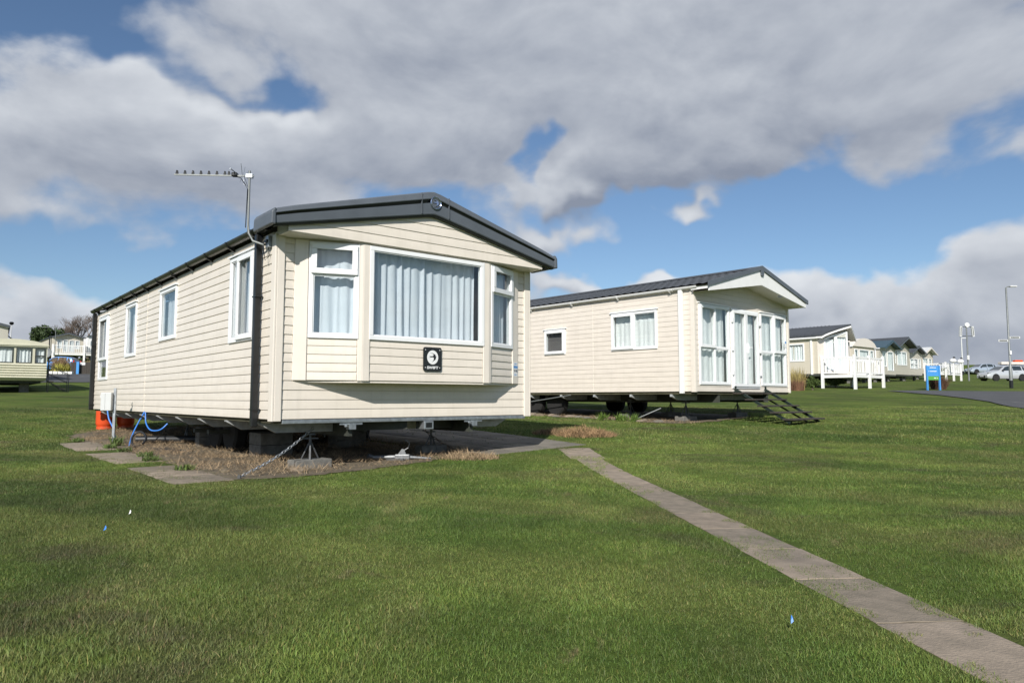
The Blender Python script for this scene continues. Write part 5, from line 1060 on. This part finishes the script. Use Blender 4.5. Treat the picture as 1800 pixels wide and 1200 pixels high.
# ------------------------------------------------------------------ left background
def old_caravan():
    Y = 35.1; x = -26.5; z = G(-24.5, 36.5); t = thing('static_caravan', (x, Y, z), R(38), 'old ribbed cream caravan with dark window frames at the left edge', 'caravan', 'static caravans on the park'); W_, L_ = 3.05, 8.5
    b0 = .62
    pf = [(.10, b0), (-.02, b0 + .10)]
    for i in range(6): zb = b0 + .10 + i * .125; pf += [(-.06 - .012 * i, zb + .03), (-.085 - .012 * i, zb + .06), (-.06 - .012 * i, zb + .10), (-.035 - .012 * i, zb + .124)]
    pf += [(-.10, 1.50), (-.10, 1.50)]
    bt = [p for i, p in enumerate(pf) if i == 0 or p != pf[i - 1]]
    low = MB().prism(bt + [(L_, 1.50), (L_, b0)], 'x', 0, W_).build('lower_body', 'oldcream', t, smooth=35)
    of_ = [(.15, 1.60, 1.505, 2.28), (1.72, 2.38, 1.505, 2.28), (2.52, 2.98, 1.46, 2.28)]; X = Matrix.Translation((0, -.07, 0))
    backing(t, X, 0, W_, 1.501, 2.34, [(a, b, max(1.502, c), d) for a, b, c, d in of_], 'oldcream', .05)
    for i, (a, b, c, d) in enumerate(of_): small_window(t, X, a, b, max(1.503, c), d, 1, 2 if i == 2 else 1, 'curtain_w', frame='darkframe', fw=.045)
    MB().box(W_ - .05, W_, -.018, L_, 1.501, 2.34).build('wall', 'oldcream', t); MB().box(0, .05, -.018, L_, 1.501, 2.34).build('wall', 'oldcream', t); MB().box(.06, W_ - .06, 1.2, 1.25, b0, 2.34).build('partition', 'oldcream', t)
    n = 10; pr = [(-.02, 2.341)] + [(-.06 + (W_ + .12) * k / n, 2.46 + .26 * math.sin(math.pi * k / n) ** .7) for k in range(n + 1)] + [(W_ + .02, 2.341)]
    MB().prism(pr, 'y', -.16, L_).build('roof', 'oldcream', t, smooth=40); MB().prism([(-.12, 2.342), (-.20, 2.40), (-.20, 2.45), (-.165, 2.46), (-.161, 2.342)], 'x', -.05, W_ + .05).build('brow', 'oldcream', t)
    MB(Matrix.Translation((.35, -.135, 1.30)) @ RT).lathe([(.18, 0), (.18, .01)], 20).build('maker_badge', 'signwhite', t)
    for u in (.8, 2.2): MB().box(u - .2, u + .2, 1.0, 1.5, -.2, b0 - .002).build('support', 'block', t)
    MB().box(.2, W_ - .2, .3, L_, b0 - .12, b0 - .001).build('chassis', 'chassis', t); wheel(t, Matrix.Translation((.6, 3.6, .3)) @ Matrix.Rotation(math.pi / 2, 4, 'Y'))
    return t
M['oldcream'] = mat('old_cream_panel', (.62, .60, .47), .4, var=.1, vscale=2); M['darkframe'] = mat('bronze_frame', (.05, .055, .05), .4)
old_caravan()
a = R(38); q = Vector((-26.5 + math.cos(a) * 3.1, 35.1 + math.sin(a) * 3.1, 0)); zg = G(q.x, q.y)
hs = thing('handrail_steps', (q.x, q.y, zg), R(38), 'black metal steps with handrail beside the old cream caravan', 'steps')
for i in range(3): MB().box(.05 + .26 * i, .30 + .26 * i, -.1, .6, .55 - .19 * i, .59 - .19 * i).build('tread', 'tread', hs)
for y in (-.1, .6):
    MB().bar((.0, y, .62), (.95, y, .0), .03).build('stringer', 'black', hs); MB().bar((.05, y, .0), (.05, y, 1.42), .03).build('rail_post', 'black', hs); MB().bar((.95, y, 0), (.95, y, .95), .03).build('rail_post', 'black', hs)
    MB().bar((.05, y, 1.42), (.95, y, .95), .03).build('handrail', 'black', hs); MB().bar((.05, y, .98), (.95, y, .50), .025).build('handrail', 'black', hs)
tl_ = far_caravan(-108, 48, 3.6, 10, 'dark-roofed caravan whose corner shows above the old cream one', 'farclad2', 'rooft', 1.9, 2.1, .5, .25, front=((.4, 1.4, 2.6, 3.7),), fascia='fascia', rz=R(36))
awn = MB(Matrix.Translation((3.62, .5, 3.40)) @ Matrix.Rotation(R(-50), 4, 'Y')).box(-.01, .01, 0, .9, -.75, 0).build('propped_window', 'darkframe', tl_); awn['label'] = 'dark framed window propped open'
far_caravan(86, 88, 3.4, 10, 'far caravan with dark roof and patio windows above the white deck', 'farclad', 'rooft', .9, 2.1, .55, .5, front=((.55, 1.1, 1.6, 2.7), (1.2, 1.75, 1.2, 2.7), (1.85, 2.4, 1.2, 2.7), (2.5, 3.0, 1.6, 2.7)), fascia='fascia', trim='black')
far_caravan(149, 94, 3.3, 9, 'far white caravan partly hidden by the near caravan', 'white', 'fascia', 1.0, 2.1, .45, .3, front=((.3, .8, 1.7, 2.6), (1.4, 2.0, 1.7, 2.6)))
decking(X_at(90, 86), 86, R(30), 6.4, 2.0, 1.15, 1.0, 'white railed deck high on the bank at the far left', pw=.2)
def person(x, y, z):
    t = thing('person', (x, y, z), R(15), 'person in dark clothing standing at the far left deck rail', 'person'); bm = bmesh.new(); V = {}
    J = dict(pel=(0, 0, .95, .13), che=(0, 0, 1.32, .15), nec=(0, 0, 1.50, .06), hd=(0, -.01, 1.60, .085), top=(0, -.01, 1.72, .08))
    for s_, k in ((-1, 'l'), (1, 'r')): J.update({k + 'hip': (s_ * .10, 0, .90, .09), k + 'kn': (s_ * .11, -.02, .50, .06), k + 'an': (s_ * .11, .02, .09, .045), k + 'to': (s_ * .12, -.14, .04, .04), k + 'sh': (s_ * .19, 0, 1.42, .065), k + 'el': (s_ * .27, -.05, 1.14, .045), k + 'ha': (s_ * .20, -.26, 1.06, .035)})
    for k, j in J.items(): V[k] = bm.verts.new(j[:3])
    E = [('pel', 'che'), ('che', 'nec'), ('nec', 'hd'), ('hd', 'top')] + [e for k in 'lr' for e in (('pel', k + 'hip'), (k + 'hip', k + 'kn'), (k + 'kn', k + 'an'), (k + 'an', k + 'to'), ('che', k + 'sh'), (k + 'sh', k + 'el'), (k + 'el', k + 'ha'))]
    for a_, b_ in E: bm.edges.new((V[a_], V[b_]))
    me = bpy.data.meshes.new('body'); bm.to_mesh(me); bm.free(); o = bpy.data.objects.new('body', me); COL.objects.link(o); o.parent = t; sk = o.modifiers.new('skin', 'SKIN')
    for i, k in enumerate(J): me.skin_vertices[0].data[i].radius = (J[k][3],) * 2
    me.skin_vertices[0].data[0].use_root = True; o.modifiers.new('sub', 'SUBSURF').levels = 1; me.materials.append(M['cloth'])
    MB().lathe([(.02, 1.70), (.095, 1.66), (.10, 1.72), (.06, 1.79), (.01, 1.80)], 12, (0, .01, 0)).build('hair', 'hair', t, smooth=60); MB().lathe([(.04, 1.53), (.088, 1.60), (.09, 1.66), (.05, 1.70)], 12, (0, -.02, 0)).build('face', 'skin', t, smooth=60)
px_, py_ = X_at(158, 88), 88.0; a = R(30); dkz = G(X_at(90, 86), 86) + 1.15; person(X_at(90, 86) + math.cos(a) * 4.9 + math.sin(a) * 1.2, 86 + math.sin(a) * 4.9 - math.cos(a) * 1.2, dkz)
p = at(66, 77); car((p.x, p.y, p.z + .02), R(5), 'blue_paint', 'bright blue car parked behind the old cream caravan', 4.0, 1.55)
# flax, hedge, kerb, fence, banner
def flax(px, Y, w, h, n, label):
    x = X_at(px, Y); t = thing('flax_plant', (x, Y, G(x, Y)), 0, label, 'plant'); a = RNG.uniform(0, 2 * np.pi, n); rr = w * .25 * RNG.random(n); X_ = rr * np.cos(a) * 1.6; Y_ = rr * np.sin(a)
    o = blade_mesh('leaves', X_, Y_, np.zeros(n), h * RNG.uniform(.6, 1.1, n), RNG.uniform(.05, .09, n), RNG.uniform(.2, .9, n), 'willow', np.repeat(RNG.uniform(.5, 1.2, (n, 1)), 3, 1) * np.array((.95, 1.1, .55)), None, True); o.parent = t; return t
flax(107, 73.0, 2.4, 1.15, 320, 'yellow-green spiky flax plant beside the left-hand road')
shrub('dry_bush', 104, 74.6, 2.2, 1.75, 1300, 'straw', 'pale brown dry bush behind the spiky flax', .05, (.9, .85, .8), (.1, .8)); shrub('dry_bush', 124, 80, 2.6, 1.3, 600, 'stem', 'reddish dry bush between flax and deck posts', .05, (.9, .8, .7), (.1, .8)); shrub('dry_bush', 152, 79, 3.6, 1.2, 900, 'straw', 'pale dry bush above the dark fence', .05, (.8, .8, .7), (.1, .8))
for i in range(5):
    p = at(84 + i * 8.6, 72.4 - .25 * i); o = MB().box(-.02, .46, -.12, .12, -.1, .24).build('kerb_stone', 'white', bevel=.02); o.location = p; o.rotation_euler = (0, 0, R(-10)); tag(o, ['leftmost', 'second', 'middle', 'fourth', 'rightmost'][i] + ' white kerb stone below the spiky flax', 'kerb stone', 'white kerb stones by the left-hand road')
p = at(122, 71.8); fn = thing('dark_fence', p, R(-2), 'dark brown boarded fence with a white notice by the left-hand road', 'fence')
for i in range(11): MB().box(i * .235, i * .235 + .225, -.02 + .01 * (i % 2), .02, -.2, 1.18).build('board', 'tread', fn)
MB().box(0, 2.6, .021, .06, .9, 1.0).build('rail', 'tread', fn); nb = MB().box(.97, 1.48, -.045, -.021, .88, 1.16).build('notice', 'lightgrey', fn)
p = at(132, 71.4); bn = MB().box(-.02, .25, -.04, .04, -.1, 1.22).build('blue_post', 'hose2' if 'hose2' in M else 'sgblue', bevel=.02); bn.location = p; tag(bn, 'upright bright blue post in front of the dark fence', 'post')
p = at(13, 60); fl_ = thing('floodlight_pole', p, 0, 'white pole with dark floodlight above the old cream caravan', 'floodlight'); MB().lathe([(.045, -.1), (.035, 4.45)], 8).build('pole', 'lightgrey', fl_); MB().lathe([(.05, 4.45), (.15, 4.52), (.17, 4.66), (.1, 4.72)], 12).build('lamp_head', 'black', fl_, smooth=50)
p = at(82, 62); ds = thing('satellite_dish', (p.x, p.y, p.z), 0, 'grey satellite dish on a dark pole behind the old cream caravan', 'satellite dish'); MB().tube([(0, 0, -.1), (0, 0, 3.6)], .05).build('pole', 'black', ds); MB(Matrix.Translation((0, -.15, 2.05)) @ Matrix.Rotation(R(75), 4, 'X')).lathe([(.02, 0), (.25, .03), (.42, .12), (.43, .125), (.25, .05), (.02, .02)], 18).build('dish', 'pole', ds, smooth=50)
p = at(92, 84); an2 = thing('tv_aerial', (p.x, p.y, p.z), 0, 'thin distant aerial above the far caravan with the white deck', 'aerial'); MB().tube([(0, 0, 0), (0, 0, 4.6)], .03).build('mast', 'pole', an2); MB().bar((-1.9, 0, 4.55), (.0, 0, 4.5), .05).build('boom', 'pole', an2)
for i in range(8): MB().bar((-1.8 + .22 * i, -.2, 4.56), (-1.8 + .22 * i, .2, 4.56), .02).build('director', 'pole', an2)

# ------------------------------------------------------------------ trees
def bare_tree(px, Y, h, label, seed):
    rd = random.Random(seed); x = X_at(px, Y); t = thing('bare_tree', (x, Y, G(x, Y)), 0, label, 'tree', 'bare trees behind the far caravans'); tr = MB(); cr = MB()
    def grow(p, d, ln, r, dep):
        q = p + d * ln; (tr if dep < 2 else cr).tube([p, (p + q) / 2 + Vector((rd.uniform(-.06, .06), rd.uniform(-.06, .06), 0)) * ln, q], r, 6 if dep < 2 else 3, r * .66)
        if dep == 6: return
        for k in range(3 if dep in (1, 2, 3, 4) else 2):
            a = Vector((rd.uniform(-1, 1), rd.uniform(-1, 1), rd.uniform(-.15, .8))).normalized(); grow(q if k else p + d * ln * rd.uniform(.6, .95), (d * .95 + a * .68).normalized(), ln * rd.uniform(.62, .82), r * .60, dep + 1)
    grow(Vector((0, 0, -.2)), Vector((rd.uniform(-.08, .08), 0, 1)).normalized(), h * .26, h * .026, 0); tr.build('trunk', 'bark', t, smooth=50); cr.build('crown', 'bark', t, fix=False); return t
for i, (px, Y, h, lab) in enumerate(((96, 108, 7.2, 'leftmost bare tree, next to the dark evergreen'), (107, 111, 7.0, 'second bare tree from the dark evergreen'), (118, 109, 7.6, 'third bare tree from the dark evergreen, behind the far deck caravan'), (129, 107, 8.6, 'tall bare tree left of the far white caravan'), (140, 110, 8.6, 'fifth bare tree from the evergreen, behind the far white caravan'), (151, 108, 8.8, 'bare tree just left of the near caravan rear corner'), (163, 109, 8.8, 'bare tree at the near caravan rear corner, half hidden'))): bare_tree(px, Y, h, lab, 40 + i)
x = X_at(78, 104); ev = thing('evergreen_tree', (x, 104, G(x, 104)), 0, 'dark dense evergreen tree behind the far left caravan', 'tree'); MB().tube([(0, 0, -.2), (.1, 0, 2), (0, 0, 4)], .22, 8, .1).build('trunk', 'bark', ev)
leaf_cloud(ev, 'crown', (0, 0, 3.4), (2.5, 2.2, 2.7), 5500, 'leaf', .22, (.42, .48, .5), 5, 16)
for i, (px, Y, h) in enumerate(((22, 120, 4.6), (50, 122, 4.4))): bare_tree(px, Y, h, ['small far bare tree above the old caravan roof, left', 'small far bare tree above the old caravan roof, right'][i], 60 + i)
